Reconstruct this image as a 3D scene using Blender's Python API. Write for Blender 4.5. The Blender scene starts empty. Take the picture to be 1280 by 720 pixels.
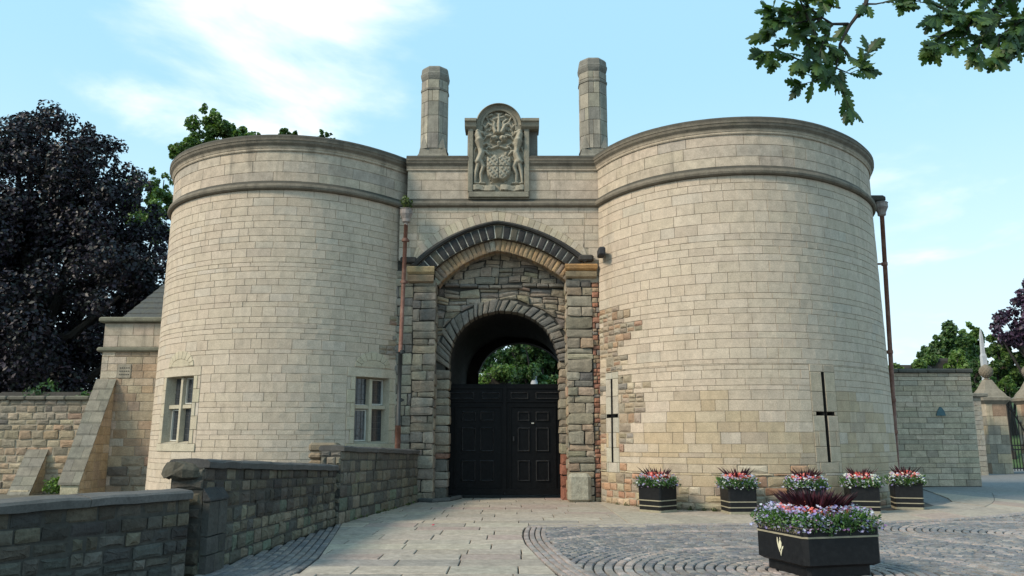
import bpy, math, random
import numpy as np
from mathutils import Vector, Matrix
R = random.Random(7)
NR = np.random.RandomState(11)
PI = math.pi
scn = bpy.context.scene
COL = scn.collection

# ------------------------------------------------------------------ camera, world, sun
F, TH, EYE = 1000.0, 0.188, 1.6
cam = bpy.data.cameras.new('camera'); camo = bpy.data.objects.new('camera', cam); COL.objects.link(camo)
cam.sensor_width = 36; cam.lens = 36*F/1280; cam.clip_end = 2000; cam.clip_start = .05
camo.location = (0, 0, EYE); camo.rotation_euler = (PI/2+TH, 0, 0)
scn.camera = camo
SUN_EL, SUN_AZ = math.radians(38), math.atan2(-.87, -.5)      # azimuth measured from +Y towards +X
SUN_DIR = Vector((math.sin(SUN_AZ)*math.cos(SUN_EL), math.cos(SUN_AZ)*math.cos(SUN_EL), math.sin(SUN_EL)))
sun = bpy.data.lights.new('sun', 'SUN'); suno = bpy.data.objects.new('sun', sun); COL.objects.link(suno)
sun.energy = 2.5; sun.angle = math.radians(14); sun.color = (1, .86, .68)
suno.rotation_euler = SUN_DIR.to_track_quat('Z', 'Y').to_euler()
scn.view_settings.view_transform = 'Standard'; scn.view_settings.look = 'None'
scn.view_settings.exposure = 0.60; scn.view_settings.gamma = 1

def nd(nt, kind, **kw):
    n = nt.nodes.new(kind)
    for k, v in kw.items():
        if k in n.inputs: n.inputs[k].default_value = v
        else: setattr(n, k, v)
    return n

def make_world():
    w = bpy.data.worlds.new('World'); scn.world = w; w.use_nodes = True
    nt = w.node_tree; nt.nodes.clear(); L = nt.links.new
    out = nd(nt, 'ShaderNodeOutputWorld'); bg = nd(nt, 'ShaderNodeBackground'); bg.inputs[1].default_value = .10
    sky = nd(nt, 'ShaderNodeTexSky'); sky.sky_type = 'NISHITA'; sky.sun_disc = False
    sky.sun_elevation = SUN_EL; sky.sun_rotation = SUN_AZ; sky.air_density = 1.0; sky.dust_density = 1.2; sky.ozone_density = 1.5
    tc = nd(nt, 'ShaderNodeTexCoord')
    sep = nd(nt, 'ShaderNodeSeparateXYZ'); L(tc.outputs['Generated'], sep.inputs[0])
    # cloud plane coordinates: direction / (height + .25)
    ad = nd(nt, 'ShaderNodeMath', operation='ADD'); L(sep.outputs[2], ad.inputs[0]); ad.inputs[1].default_value = .22
    mx = nd(nt, 'ShaderNodeMath', operation='MAXIMUM'); L(ad.outputs[0], mx.inputs[0]); mx.inputs[1].default_value = .05
    dv = nd(nt, 'ShaderNodeVectorMath', operation='DIVIDE'); L(tc.outputs['Generated'], dv.inputs[0])
    cb = nd(nt, 'ShaderNodeCombineXYZ'); L(mx.outputs[0], cb.inputs[0]); L(mx.outputs[0], cb.inputs[1]); cb.inputs[2].default_value = 1
    L(cb.outputs[0], dv.inputs[1])
    n1 = nd(nt, 'ShaderNodeTexNoise', Scale=1.7, Detail=9.0, Roughness=.56, Distortion=.35); L(dv.outputs[0], n1.inputs['Vector'])
    n2 = nd(nt, 'ShaderNodeTexNoise', Scale=.55, Detail=2.0); L(dv.outputs[0], n2.inputs['Vector'])
    def blob(dx, dy, dz, r0, r1):
        d = Vector((dx, dy, dz)).normalized()
        dt = nd(nt, 'ShaderNodeVectorMath', operation='DISTANCE'); 
        sc = nd(nt, 'ShaderNodeVectorMath', operation='MULTIPLY'); L(tc.outputs['Generated'], sc.inputs[0]); sc.inputs[1].default_value = (1, 1, 2.0)
        L(sc.outputs[0], dt.inputs[0]); dt.inputs[1].default_value = (d.x, d.y, d.z*2.0)
        m = nd(nt, 'ShaderNodeMapRange'); L(dt.outputs['Value'], m.inputs[0])
        m.inputs[1].default_value = r0; m.inputs[2].default_value = r1; m.inputs[3].default_value = 1; m.inputs[4].default_value = 0
        return m
    def raydir(px, py):
        u = (px-640)/F; v = (360-py)/F; c, s = math.cos(TH), math.sin(TH)
        return (u, c-v*s, s+v*c)
    b1 = blob(*raydir(330, 20), .10, .42); b2 = blob(*raydir(1215, 400), .03, .28)
    sm = nd(nt, 'ShaderNodeMath', operation='MAXIMUM'); L(b1.outputs[0], sm.inputs[0]); L(b2.outputs[0], sm.inputs[1])
    a1 = nd(nt, 'ShaderNodeMath', operation='MULTIPLY_ADD'); L(sm.outputs[0], a1.inputs[0]); a1.inputs[1].default_value = .19; L(n1.outputs[0], a1.inputs[2])
    a2 = nd(nt, 'ShaderNodeMath', operation='MULTIPLY_ADD'); L(n2.outputs[0], a2.inputs[0]); a2.inputs[1].default_value = .25; L(a1.outputs[0], a2.inputs[2])
    cr = nd(nt, 'ShaderNodeMapRange', interpolation_type='SMOOTHSTEP'); L(a2.outputs[0], cr.inputs[0])
    cr.inputs[1].default_value = .76; cr.inputs[2].default_value = 1.06; cr.inputs[3].default_value = 0; cr.inputs[4].default_value = 1
    tint = nd(nt, 'ShaderNodeMixRGB', blend_type='MULTIPLY'); tint.inputs[0].default_value = 1
    L(sky.outputs[0], tint.inputs[1]); tint.inputs[2].default_value = (1.25, 1.22, 1.02, 1)
    vl = nd(nt, 'ShaderNodeMixRGB'); vl.inputs[0].default_value = .72; L(tint.outputs[0], vl.inputs[1]); vl.inputs[2].default_value = (3.6, 6.5, 8.3, 1)
    hz = nd(nt, 'ShaderNodeMapRange', interpolation_type='SMOOTHSTEP'); L(sep.outputs[2], hz.inputs[0]); hz.inputs[1].default_value = -.02; hz.inputs[2].default_value = .45; hz.inputs[3].default_value = .75; hz.inputs[4].default_value = 0
    hm = nd(nt, 'ShaderNodeMixRGB'); L(hz.outputs[0], hm.inputs[0]); L(vl.outputs[0], hm.inputs[1]); hm.inputs[2].default_value = (6.6, 7.6, 8.0, 1)
    mixc = nd(nt, 'ShaderNodeMixRGB'); L(cr.outputs[0], mixc.inputs[0]); L(hm.outputs[0], mixc.inputs[1]); mixc.inputs[2].default_value = (9.4, 9.4, 9.2, 1)
    L(mixc.outputs[0], bg.inputs[0]); L(bg.outputs[0], out.inputs[0])
make_world()

# ------------------------------------------------------------------ small helpers
def P(px, py, Y):
    """world point seen at a photograph pixel, at distance Y in front of the camera"""
    u = (px-640)/F; v = (360-py)/F; c, s = math.cos(TH), math.sin(TH)
    k = c-v*s
    return Vector((u/k*Y, Y, EYE+(s+v*c)/k*Y))
def G(px, py, z=0.0):
    u = (px-640)/F; v = (360-py)/F; c, s = math.cos(TH), math.sin(TH)
    Y = (z-EYE)*(c-v*s)/(s+v*c)
    return P(px, py, Y)

class MB:
    def __init__(self): self.v = []; self.f = []; self.c = []
    def add(self, vs, fs, col=(.5, .5, .5)):
        o = len(self.v); self.v += [tuple(p) for p in vs]; self.f += [tuple(i+o for i in f) for f in fs]
        self.c += [col]*len(vs)
    def box(self, c, s, col=(.5, .5, .5), rz=0, taper=1.0):
        hx, hy, hz = s[0]/2, s[1]/2, s[2]/2; ca, sa = math.cos(rz), math.sin(rz); vs = []
        for k, (sx, sy, sz) in enumerate([(-1,-1,-1),(1,-1,-1),(1,1,-1),(-1,1,-1),(-1,-1,1),(1,-1,1),(1,1,1),(-1,1,1)]):
            t = taper if sz > 0 else 1
            x, y = sx*hx*t, sy*hy*t
            vs.append((c[0]+x*ca-y*sa, c[1]+x*sa+y*ca, c[2]+sz*hz))
        self.add(vs, [(3,2,1,0),(4,5,6,7),(0,1,5,4),(1,2,6,5),(2,3,7,6),(3,0,4,7)], col)
    def bbox(self, c, s, b=.01, col=(.5, .5, .5), rz=0):
        """box with bevelled edges"""
        hx, hy, hz = s[0]/2, s[1]/2, s[2]/2; ca, sa = math.cos(rz), math.sin(rz)
        def oc(hx, hy, z, b):
            return [(x, y, z) for x, y in ((-hx+b,-hy),(hx-b,-hy),(hx,-hy+b),(hx,hy-b),(hx-b,hy),(-hx+b,hy),(-hx,hy-b),(-hx,-hy+b))]
        rings = [oc(hx-b, hy-b, -hz, b*.5), oc(hx, hy, -hz+b, b), oc(hx, hy, hz-b, b), oc(hx-b, hy-b, hz, b*.5)]
        vs = [(c[0]+x*ca-y*sa, c[1]+x*sa+y*ca, c[2]+z) for r in rings for x, y, z in r]
        fs = [tuple(range(7, -1, -1)), tuple(range(24, 32))]
        for k in range(3):
            for i in range(8):
                j = (i+1) % 8; fs.append((k*8+i, k*8+j, k*8+8+j, k*8+8+i))
        self.add(vs, fs, col)
    def lathe(self, prof, n=16, c=(0, 0, 0), col=(.5, .5, .5), a0=0, sq=None):
        vs = []; fs = []
        for r, z in prof:
            for i in range(n):
                a = a0+2*PI*i/n; vs.append((c[0]+r*math.cos(a), c[1]+r*math.sin(a), c[2]+z))
        for k in range(len(prof)-1):
            for i in range(n):
                j = (i+1) % n; fs.append((k*n+i, k*n+j, (k+1)*n+j, (k+1)*n+i))
        fs.append(tuple(range(n-1, -1, -1))); fs.append(tuple(range((len(prof)-1)*n, len(prof)*n)))
        self.add(vs, fs, col)
    def tube(self, pts, rad, n=8, col=(.5, .5, .5)):
        pts = [Vector(p) for p in pts]
        if not isinstance(rad, (list, tuple)): rad = [rad]*len(pts)
        vs = []; fs = []; up = Vector((0, 0, 1))
        for i, p in enumerate(pts):
            d = (pts[min(i+1, len(pts)-1)]-pts[max(i-1, 0)]).normalized()
            a = d.cross(up if abs(d.z) < .95 else Vector((1, 0, 0))).normalized(); b = d.cross(a)
            for k in range(n):
                t = 2*PI*k/n; vs.append(p+a*(rad[i]*math.cos(t))+b*(rad[i]*math.sin(t)))
        for i in range(len(pts)-1):
            for k in range(n):
                j = (k+1) % n; fs.append((i*n+k, i*n+j, (i+1)*n+j, (i+1)*n+k))
        fs.append(tuple(range(n))); fs.append(tuple(range(len(pts)*n-1, (len(pts)-1)*n-1, -1)))
        self.add(vs, fs, col)
    def mesh(self, name, mat, smooth=False):
        m = bpy.data.meshes.new(name); m.from_pydata(self.v, [], self.f)
        a = m.color_attributes.new('Col', 'FLOAT_COLOR', 'POINT')
        a.data.foreach_set('color', np.array([(c[0], c[1], c[2], 1) for c in self.c], dtype=np.float32).ravel())
        if mat: m.materials.append(mat)
        if smooth: m.polygons.foreach_set('use_smooth', [True]*len(m.polygons))
        return m
    def build(self, name, mat, parent=None, smooth=False, kind=None, label=None):
        return link(name, self.mesh(name, mat, smooth), parent, kind, label)

def link(name, data, parent=None, kind=None, label=None):
    o = bpy.data.objects.new(name, data); COL.objects.link(o)
    if parent is not None:
        o.parent = parent
        wl = parent.get('_w')
        if wl is not None and data is not None: o.location = (-wl[0], -wl[1], -wl[2])
    if kind: o['kind'] = kind
    if label: o['label'] = label
    return o

def thing(name, label, cat, loc=(0, 0, 0), rz=0, group=None, world=False):
    """Empty at the base of a thing. world=True: the parts' meshes are given in world coordinates."""
    o = bpy.data.objects.new(name, None); COL.objects.link(o); o.empty_display_size = .2
    o.location = loc; o.rotation_euler = (0, 0, rz); o['label'] = label; o['category'] = cat
    if group: o['group'] = group
    if world: o['_w'] = list(loc)
    return o
def tag(o, label, cat, group=None):
    o['label'] = label; o['category'] = cat
    if group: o['group'] = group
    return o
def copy_thing(src, loc, rz, label, scale=None):
    r = src.copy(); COL.objects.link(r); r.location = loc; r.rotation_euler = (0, 0, rz); r['label'] = label
    if scale: r.scale = scale
    for ch in list(src.children):
        c = ch.copy(); COL.objects.link(c); c.parent = r
        for g in list(ch.children):
            d = g.copy(); COL.objects.link(d); d.parent = c
    return r

# ------------------------------------------------------------------ materials
def mat_base(name):
    m = bpy.data.materials.new(name); m.use_nodes = True; nt = m.node_tree
    b = nt.nodes['Principled BSDF']; return m, nt, b, nt.links.new
def stone_mat(name, rough=.9, mott=1.0, bump=.35, grain=38, stain=.35, stain_col=(.09, .085, .075), green=0.0, spots=0.0):
    """stone: the Col attribute gives each stone its own colour; grain, weather stains and relief are procedural"""
    m, nt, b, L = mat_base(name)
    geo = nd(nt, 'ShaderNodeNewGeometry'); at = nd(nt, 'ShaderNodeAttribute', attribute_name='Col')
    n1 = nd(nt, 'ShaderNodeTexNoise', Scale=grain, Detail=6.0, Roughness=.7); L(geo.outputs['Position'], n1.inputs['Vector'])
    n2 = nd(nt, 'ShaderNodeTexNoise', Scale=5.0, Detail=5.0, Roughness=.62); L(geo.outputs['Position'], n2.inputs['Vector'])
    mp = nd(nt, 'ShaderNodeMapping'); mp.inputs['Scale'].default_value = (2.6, 2.6, .35); L(geo.outputs['Position'], mp.inputs[0])
    n3 = nd(nt, 'ShaderNodeTexNoise', Scale=1.0, Detail=6.0, Roughness=.65); L(mp.outputs[0], n3.inputs['Vector'])
    r1 = nd(nt, 'ShaderNodeMapRange'); L(n1.outputs[0], r1.inputs[0]); r1.inputs[1].default_value = .28; r1.inputs[2].default_value = .72; r1.inputs[3].default_value = .74; r1.inputs[4].default_value = 1.22
    r2 = nd(nt, 'ShaderNodeMapRange'); L(n2.outputs[0], r2.inputs[0]); r2.inputs[1].default_value = .3; r2.inputs[2].default_value = .7; r2.inputs[3].default_value = 1-.22*mott; r2.inputs[4].default_value = 1+.16*mott
    mu = nd(nt, 'ShaderNodeMath', operation='MULTIPLY'); L(r1.outputs[0], mu.inputs[0]); L(r2.outputs[0], mu.inputs[1])
    cm = nd(nt, 'ShaderNodeVectorMath', operation='SCALE'); L(at.outputs['Color'], cm.inputs[0]); L(mu.outputs[0], cm.inputs['Scale'])
    r3 = nd(nt, 'ShaderNodeMapRange', interpolation_type='SMOOTHSTEP'); L(n3.outputs[0], r3.inputs[0]); r3.inputs[1].default_value = .50; r3.inputs[2].default_value = .76; r3.inputs[3].default_value = 0; r3.inputs[4].default_value = stain
    mx = nd(nt, 'ShaderNodeMixRGB'); L(r3.outputs[0], mx.inputs[0]); L(cm.outputs[0], mx.inputs[1]); mx.inputs[2].default_value = (*stain_col, 1)
    last = mx.outputs[0]
    if green or spots:
        n4 = nd(nt, 'ShaderNodeTexNoise', Scale=2.2, Detail=7.0, Roughness=.7); L(geo.outputs['Position'], n4.inputs['Vector'])
        r4 = nd(nt, 'ShaderNodeMapRange', interpolation_type='SMOOTHSTEP'); L(n4.outputs[0], r4.inputs[0]); r4.inputs[1].default_value = .55; r4.inputs[2].default_value = .7; r4.inputs[3].default_value = 0; r4.inputs[4].default_value = max(green, spots)
        m4 = nd(nt, 'ShaderNodeMixRGB'); L(r4.outputs[0], m4.inputs[0]); L(last, m4.inputs[1]); m4.inputs[2].default_value = (.075, .085, .04, 1) if green else (.40, .39, .34, 1)
        last = m4.outputs[0]
    L(last, b.inputs['Base Color']); b.inputs['Roughness'].default_value = rough
    b.inputs['Specular IOR Level'].default_value = .25
    ba = nd(nt, 'ShaderNodeMath', operation='MULTIPLY_ADD'); L(n2.outputs[0], ba.inputs[0]); ba.inputs[1].default_value = 2.2; L(n1.outputs[0], ba.inputs[2])
    bp = nd(nt, 'ShaderNodeBump', Strength=bump, Distance=.02); L(ba.outputs[0], bp.inputs['Height']); L(bp.outputs[0], b.inputs['Normal'])
    return m
def plain(name, col, rough=.6, metal=0, bump=0, var=.15, scale=12, spec=.5, second=None, sec_amt=.5):
    m, nt, b, L = mat_base(name)
    geo = nd(nt, 'ShaderNodeNewGeometry')
    n = nd(nt, 'ShaderNodeTexNoise', Scale=scale, Detail=5.0, Roughness=.65); L(geo.outputs['Position'], n.inputs['Vector'])
    mr = nd(nt, 'ShaderNodeMapRange'); L(n.outputs[0], mr.inputs[0]); mr.inputs[1].default_value = .3; mr.inputs[2].default_value = .7; mr.inputs[3].default_value = 1-var; mr.inputs[4].default_value = 1+var
    v = nd(nt, 'ShaderNodeVectorMath', operation='SCALE'); v.inputs[0].default_value = col[:3]; L(mr.outputs[0], v.inputs['Scale'])
    last = v.outputs[0]
    if second:
        n2 = nd(nt, 'ShaderNodeTexNoise', Scale=scale*.6, Detail=6.0, Roughness=.7); L(geo.outputs['Position'], n2.inputs['Vector'])
        r2 = nd(nt, 'ShaderNodeMapRange', interpolation_type='SMOOTHSTEP'); L(n2.outputs[0], r2.inputs[0]); r2.inputs[1].default_value = .48; r2.inputs[2].default_value = .62; r2.inputs[3].default_value = 0; r2.inputs[4].default_value = sec_amt
        mx = nd(nt, 'ShaderNodeMixRGB'); L(r2.outputs[0], mx.inputs[0]); L(last, mx.inputs[1]); mx.inputs[2].default_value = (*second, 1); last = mx.outputs[0]
    L(last, b.inputs['Base Color']); b.inputs['Roughness'].default_value = rough; b.inputs['Metallic'].default_value = metal
    b.inputs['Specular IOR Level'].default_value = spec
    if bump:
        bp = nd(nt, 'ShaderNodeBump', Strength=bump, Distance=.01); L(n.outputs[0], bp.inputs['Height']); L(bp.outputs[0], b.inputs['Normal'])
    return m
def leaf_mat(name, rough=.5, trans=.25, spec=.4):
    m, nt, b, L = mat_base(name)
    at = nd(nt, 'ShaderNodeAttribute', attribute_name='Col')
    L(at.outputs['Color'], b.inputs['Base Color']); b.inputs['Roughness'].default_value = rough; b.inputs['Specular IOR Level'].default_value = spec
    tr = nd(nt, 'ShaderNodeBsdfTranslucent'); sc = nd(nt, 'ShaderNodeVectorMath', operation='MULTIPLY'); L(at.outputs['Color'], sc.inputs[0]); sc.inputs[1].default_value = (1.4, 1.6, .7)
    L(sc.outputs[0], tr.inputs[0])
    mx = nd(nt, 'ShaderNodeMixShader'); mx.inputs[0].default_value = trans
    L(b.outputs[0], mx.inputs[1]); L(tr.outputs[0], mx.inputs[2]); L(mx.outputs[0], nt.nodes['Material Output'].inputs[0])
    return m
M_ASH = stone_mat('ashlar_stone', mott=.6, bump=.25, stain=.26, stain_col=(.16, .145, .115))
M_PAR = stone_mat('parapet_ashlar', bump=.2, stain=.62, stain_col=(.10, .095, .08))
M_RUB = stone_mat('rubble_stone', bump=.75, stain=.40, grain=26)
M_TRIM = stone_mat('weathered_moulding_stone', bump=.35, stain=.6, stain_col=(.06, .055, .045), green=.25)
M_BLK = stone_mat('blackened_stone', bump=.6, stain=.4, stain_col=(.015, .016, .017), rough=.8)
M_WALL = stone_mat('sooty_wall_stone', bump=.9, stain=.55, stain_col=(.025, .023, .021), green=.28, grain=22)
M_FLAG = stone_mat('flagstone', bump=.22, stain=.22, stain_col=(.14, .13, .11), grain=14)
M_SETT = stone_mat('sett_stone', bump=.5, stain=.1, rough=.55, grain=30)
M_MORT = plain('lime_mortar', (.34, .29, .22), .95, bump=.4, var=.25, scale=9)
M_MORTD = plain('dark_mortar', (.05, .047, .04), .95, bump=.5, var=.35, scale=11)
M_JOINT = plain('dark_joint_sand', (.04, .037, .032), .95, bump=.5, var=.3, scale=20)
M_DARK = plain('dark_interior_stone', (.035, .031, .027), .95, bump=.6, var=.4, scale=5)  # one very dark stone colour for passage, slots and lining
M_IRON = plain('black_iron', (.012, .012, .013), .45, var=.3, bump=.1)
M_DOOR = plain('black_painted_wood', (.005, .0053, .006), .5, var=.4, bump=.25, scale=16, second=(.014, .0145, .016), sec_amt=.2, spec=.1)
M_DOORM = plain('gloss_highlight_moulding', (.035, .036, .038), .35, var=.5, spec=.5)  # glossier than the boards, with sky highlights also lifted into the base colour
M_PIPE = plain('rusty_red_pipe', (.16, .070, .048), .7, var=.3, bump=.3, second=(.28, .17, .13), sec_amt=.45, scale=9)
M_PIPED = plain('dark_pipe', (.03, .033, .034), .6, var=.3, bump=.2)
M_HOPP = plain('faded_hopper_paint', (.28, .24, .22), .7, var=.25, bump=.2, second=(.12, .08, .07), sec_amt=.4)
M_LEAD = plain('lead_sheet', (.05, .052, .055), .5, var=.2)
M_FRAME = plain('window_frame_paint', (.50, .49, .44), .6, var=.1)
M_SLATE = plain('slate', (.055, .058, .055), .75, var=.3, bump=.3, second=(.09, .09, .06), sec_amt=.4)
M_SLAB = stone_mat('grey_slab_stone', bump=.3, stain=.45, stain_col=(.05, .05, .05))
M_BARK = plain('tree_bark', (.035, .03, .025), .95, var=.4, bump=.8, scale=14)
M_LEAF = leaf_mat('leaf'); M_LEAFG = leaf_mat('glossy_dark_leaf', .5, .08, .35); M_PETAL = leaf_mat('petal', .7, .3, .2)
M_PLANT = plain('black_planter_paint', (.007, .0075, .009), .5, var=.35, bump=.1, scale=20, second=(.035, .036, .036), sec_amt=.15, spec=.3)
M_GOLD = plain('cream_gold_paint', (.30, .27, .19), .6, var=.15)
M_SOIL = plain('soil', (.03, .022, .015), 1, var=.3, bump=.8)
M_ASPH = stone_mat('worn_road_surface', bump=.3, stain=.35, stain_col=(.06, .062, .065), grain=60)
M_WHITE = plain('white_stone', (.42, .43, .45), .8, var=.12)
M_RED = plain('red_plastic', (.55, .05, .09), .5)
def glass_mat():
    m, nt, b, L = mat_base('leaded_glass')
    geo = nd(nt, 'ShaderNodeNewGeometry'); n = nd(nt, 'ShaderNodeTexNoise', Scale=9.0, Detail=3.0); L(geo.outputs['Position'], n.inputs['Vector'])
    cr = nd(nt, 'ShaderNodeMixRGB'); L(n.outputs[0], cr.inputs[0]); cr.inputs[1].default_value = (.012, .016, .024, 1); cr.inputs[2].default_value = (.05, .055, .06, 1)
    L(cr.outputs[0], b.inputs['Base Color']); b.inputs['Roughness'].default_value = .12; b.inputs['Specular IOR Level'].default_value = .7
    bp = nd(nt, 'ShaderNodeBump', Strength=.25, Distance=.02); L(n.outputs[0], bp.inputs['Height']); L(bp.outputs[0], b.inputs['Normal'])
    return m
M_GLASS = glass_mat()

def jit(c, a=.1, h=.03):
    k = 1+R.uniform(-a, a); return (c[0]*k*(1+R.uniform(-h, h)), c[1]*k, c[2]*k*(1+R.uniform(-h, h)))
def pick(pal):
    """palette: list of (weight, colour)"""
    t = R.random()*sum(w for w, _ in pal)
    for w, c in pal:
        t -= w
        if t <= 0: return c
    return pal[-1][1]
CREAM = [(8, (.50, .418, .325)), (4, (.487, .405, .314)), (3, (.515, .432, .34)), (.8, (.455, .38, .30)), (.8, (.48, .415, .335))]
CREAM_LOW = [(4, (.45, .36, .245)), (3, (.43, .34, .23)), (3, (.47, .385, .28)), (1, (.39, .32, .24)), (1, (.48, .41, .33))]
PARA = [(4, (.46, .385, .30)), (3, (.43, .36, .285)), (2, (.48, .40, .31)), (1, (.39, .335, .275))]
REDDISH = [(3, (.37, .235, .155)), (1.2, (.33, .18, .12)), (4, (.40, .32, .22)), (2, (.31, .26, .20)), (2, (.43, .37, .27))]
RUBBLE = [(4, (.30, .25, .19)), (3, (.26, .225, .18)), (2, (.35, .295, .21)), (.6, (.29, .20, .145)), (.7, (.18, .16, .14))]
PATCH = [(4, (.33, .265, .19)), (3, (.28, .235, .18)), (1.5, (.34, .225, .155)), (2.4, (.42, .35, .26)), (.8, (.22, .195, .165))]
SOOT = [(4, (.080, .070, .057)), (3, (.062, .056, .050)), (2, (.11, .095, .072)), (1, (.14, .12, .09))]
ORANGE = [(3, (.34, .235, .135)), (3, (.29, .205, .13)), (1, (.38, .25, .14)), (2, (.24, .19, .14)), (1, (.32, .29, .22))]
BLACKV = [(3, (.035, .035, .035)), (2, (.05, .048, .045)), (1, (.085, .08, .06))]

# ------------------------------------------------------------------ masonry
def inset(poly, d):
    n = len(poly); out = []
    for i in range(n):
        ax, ay = poly[i-1]; bx, by = poly[i]; cx, cy = poly[(i+1) % n]
        e1 = (bx-ax, by-ay); e2 = (cx-bx, cy-by)
        l1 = math.hypot(*e1) or 1e-6; l2 = math.hypot(*e2) or 1e-6
        n1 = (-e1[1]/l1, e1[0]/l1); n2 = (-e2[1]/l2, e2[0]/l2)
        k = 1+n1[0]*n2[0]+n1[1]*n2[1]; k = max(k, .45)
        out.append((bx+(n1[0]+n2[0])*d/k, by+(n1[1]+n2[1])*d/k))
    return out
def area(poly): return .5*sum(poly[i-1][0]*poly[i][1]-poly[i][0]*poly[i-1][1] for i in range(len(poly)))
def clip(poly, a, b):
    """keep the part of a convex polygon left of the line a->b"""
    out = []; n = len(poly); s = lambda p: (b[0]-a[0])*(p[1]-a[1])-(b[1]-a[1])*(p[0]-a[0])
    for i in range(n):
        p, q = poly[i-1], poly[i]; sp, sq = s(p), s(q)
        if sp*sq < 0:
            t = sp/(sp-sq); out.append((p[0]+(q[0]-p[0])*t, p[1]+(q[1]-p[1])*t))
        if sq >= 0: out.append(q)
    return out
class Stone:
    __slots__ = ('v', 'f', 'col', 'w', 'sm')
    def __init__(s): s.sm = False
def stone(poly, M, col, gap=.005, bev=.008, d=.0, edge=.007, back=-.03, rough=0.0, bulge=0.0, nseg=1):
    """one stone: poly is its outline on the wall surface, M(u, z, depth) puts it in the world"""
    if area(poly) < 0: poly = poly[::-1]
    if abs(area(poly)) < .0006: return None
    if bulge:
        q = []
        for i in range(len(poly)):
            a, b, c = poly[i-1], poly[i], poly[(i+1) % len(poly)]
            f0 = R.uniform(.02, .15); f1 = R.uniform(.02, .15)
            q += [(b[0]+(a[0]-b[0])*f0, b[1]+(a[1]-b[1])*f0), (b[0]+(c[0]-b[0])*f1, b[1]+(c[1]-b[1])*f1)]
        mn = min(max(p[0] for p in poly)-min(p[0] for p in poly), max(p[1] for p in poly)-min(p[1] for p in poly))
        bev = min(bev, mn*.12); cx = sum(p[0] for p in poly)/len(poly); cz = sum(p[1] for p in poly)/len(poly)
        poly = [(x+(cx-x)*.02+R.uniform(-1, 1)*min(rough, mn*.05), z+(cz-z)*.02+R.uniform(-1, 1)*min(rough, mn*.05)) for x, z in q]; rough = 0
    if rough:
        poly = [(x+R.uniform(-rough, rough), z+R.uniform(-rough, rough)) for x, z in poly]
    if nseg > 1 and len(poly) == 4:
        (x0, z0), (x1, z1), (x2, z2), (x3, z3) = poly
        poly = [(x0+(x1-x0)*i/nseg, z0+(z1-z0)*i/nseg) for i in range(nseg+1)]+[(x2+(x3-x2)*i/nseg, z2+(z3-z2)*i/nseg) for i in range(nseg+1)]
    else: nseg = 1 if len(poly) == 4 else 0
    o = inset(poly, gap); i_ = inset(o, bev); n = len(poly); s = Stone()
    s.v = [M(x, z, back) for x, z in o]+[M(x, z, d-edge) for x, z in o]
    if bulge:
        dd = [d+R.uniform(-bulge, bulge)*.4 for _ in i_]
    else:
        t = R.uniform(-.0015, .0015); dd = [d+t*k for k in range(len(i_))] if nseg == 1 and len(i_) == 4 else [d]*len(i_)
    s.v += [M(x, z, q) for (x, z), q in zip(i_, dd)]
    s.f = []
    for k in (0, 1):
        for i in range(n):
            j = (i+1) % n; s.f.append((k*n+i, k*n+j, (k+1)*n+j, (k+1)*n+i))
    if bulge:
        cx = sum(p[0] for p in i_)/n; cz = sum(p[1] for p in i_)/n
        tx, tz = R.uniform(-.25, .25), R.uniform(-.25, .25)
        for (x, z), q in zip(i_, dd): s.v.append(M(x+(cx-x)*R.uniform(.3, .5), z+(cz-z)*R.uniform(.3, .5), d+bulge*R.uniform(.45, 1.0)))
        s.v.append(M(cx+(i_[0][0]-cx)*tx, cz+(i_[0][1]-cz)*tz, d+bulge*R.uniform(.6, 1.1))); c = len(s.v)-1
        for i in range(n): j = (i+1) % n; s.f.append((2*n+i, 2*n+j, 3*n+j, 3*n+i)); s.f.append((3*n+i, 3*n+j, c))
    elif nseg >= 1:
        for i in range(nseg): s.f.append((2*n+i, 2*n+i+1, 2*n+2*nseg-i, 2*n+2*nseg+1-i))
    else: s.f.append(tuple(range(2*n, 3*n)))
    s.col = col; s.sm = False
    cz = Vector((0, 0, 0))
    for q in s.v[2*n:]: cz += Vector(q)
    cz /= len(s.v)-2*n
    nx, nz = (Vector(M(poly[0][0]+.05, poly[0][1], 0))-Vector(M(poly[0][0], poly[0][1], 0))).normalized(), Vector((0, 0, 1))
    nrm = nx.cross(nz); view = (Vector((0, 0, EYE))-cz); dist = view.length
    s.w = abs(area(poly))*max(nrm.dot(view)/dist, 0)/dist**2
    # behind the camera's field of view -> never among the largest
    if abs(cz.x) > .68*cz.y or cz.y < 1: s.w *= .01
    return s
def emit(stones, parent, mat, limit=300, name='stone', rest='masonry', minw=0):
    st = [s for s in stones if s]; st.sort(key=lambda s: -s.w)
    big = [s for s in st[:limit] if s.w > minw]; small = st[len(big):]
    for s in big:
        b = MB(); b.add(s.v, s.f, s.col); b.build(name, mat, parent, smooth=s.sm)
    if small:
        b = MB()
        for s in small: b.add(s.v, s.f, s.col)
        b.build(rest, mat, parent, kind='stuff', smooth=all(q.sm for q in small))
def courses(z0, z1, hmin, hmax, stops=()):
    zs = [z0]; marks = sorted([s for s in stops if z0+.02 < s < z1-.02])+[z1]
    for m in marks:
        while m-zs[-1] > 1e-4:
            h = R.uniform(hmin, hmax); left = m-zs[-1]
            if left < hmax: h = left
            elif left-h < hmin*.9: h = left/2
            zs.append(zs[-1]+h)
    return zs
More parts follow.
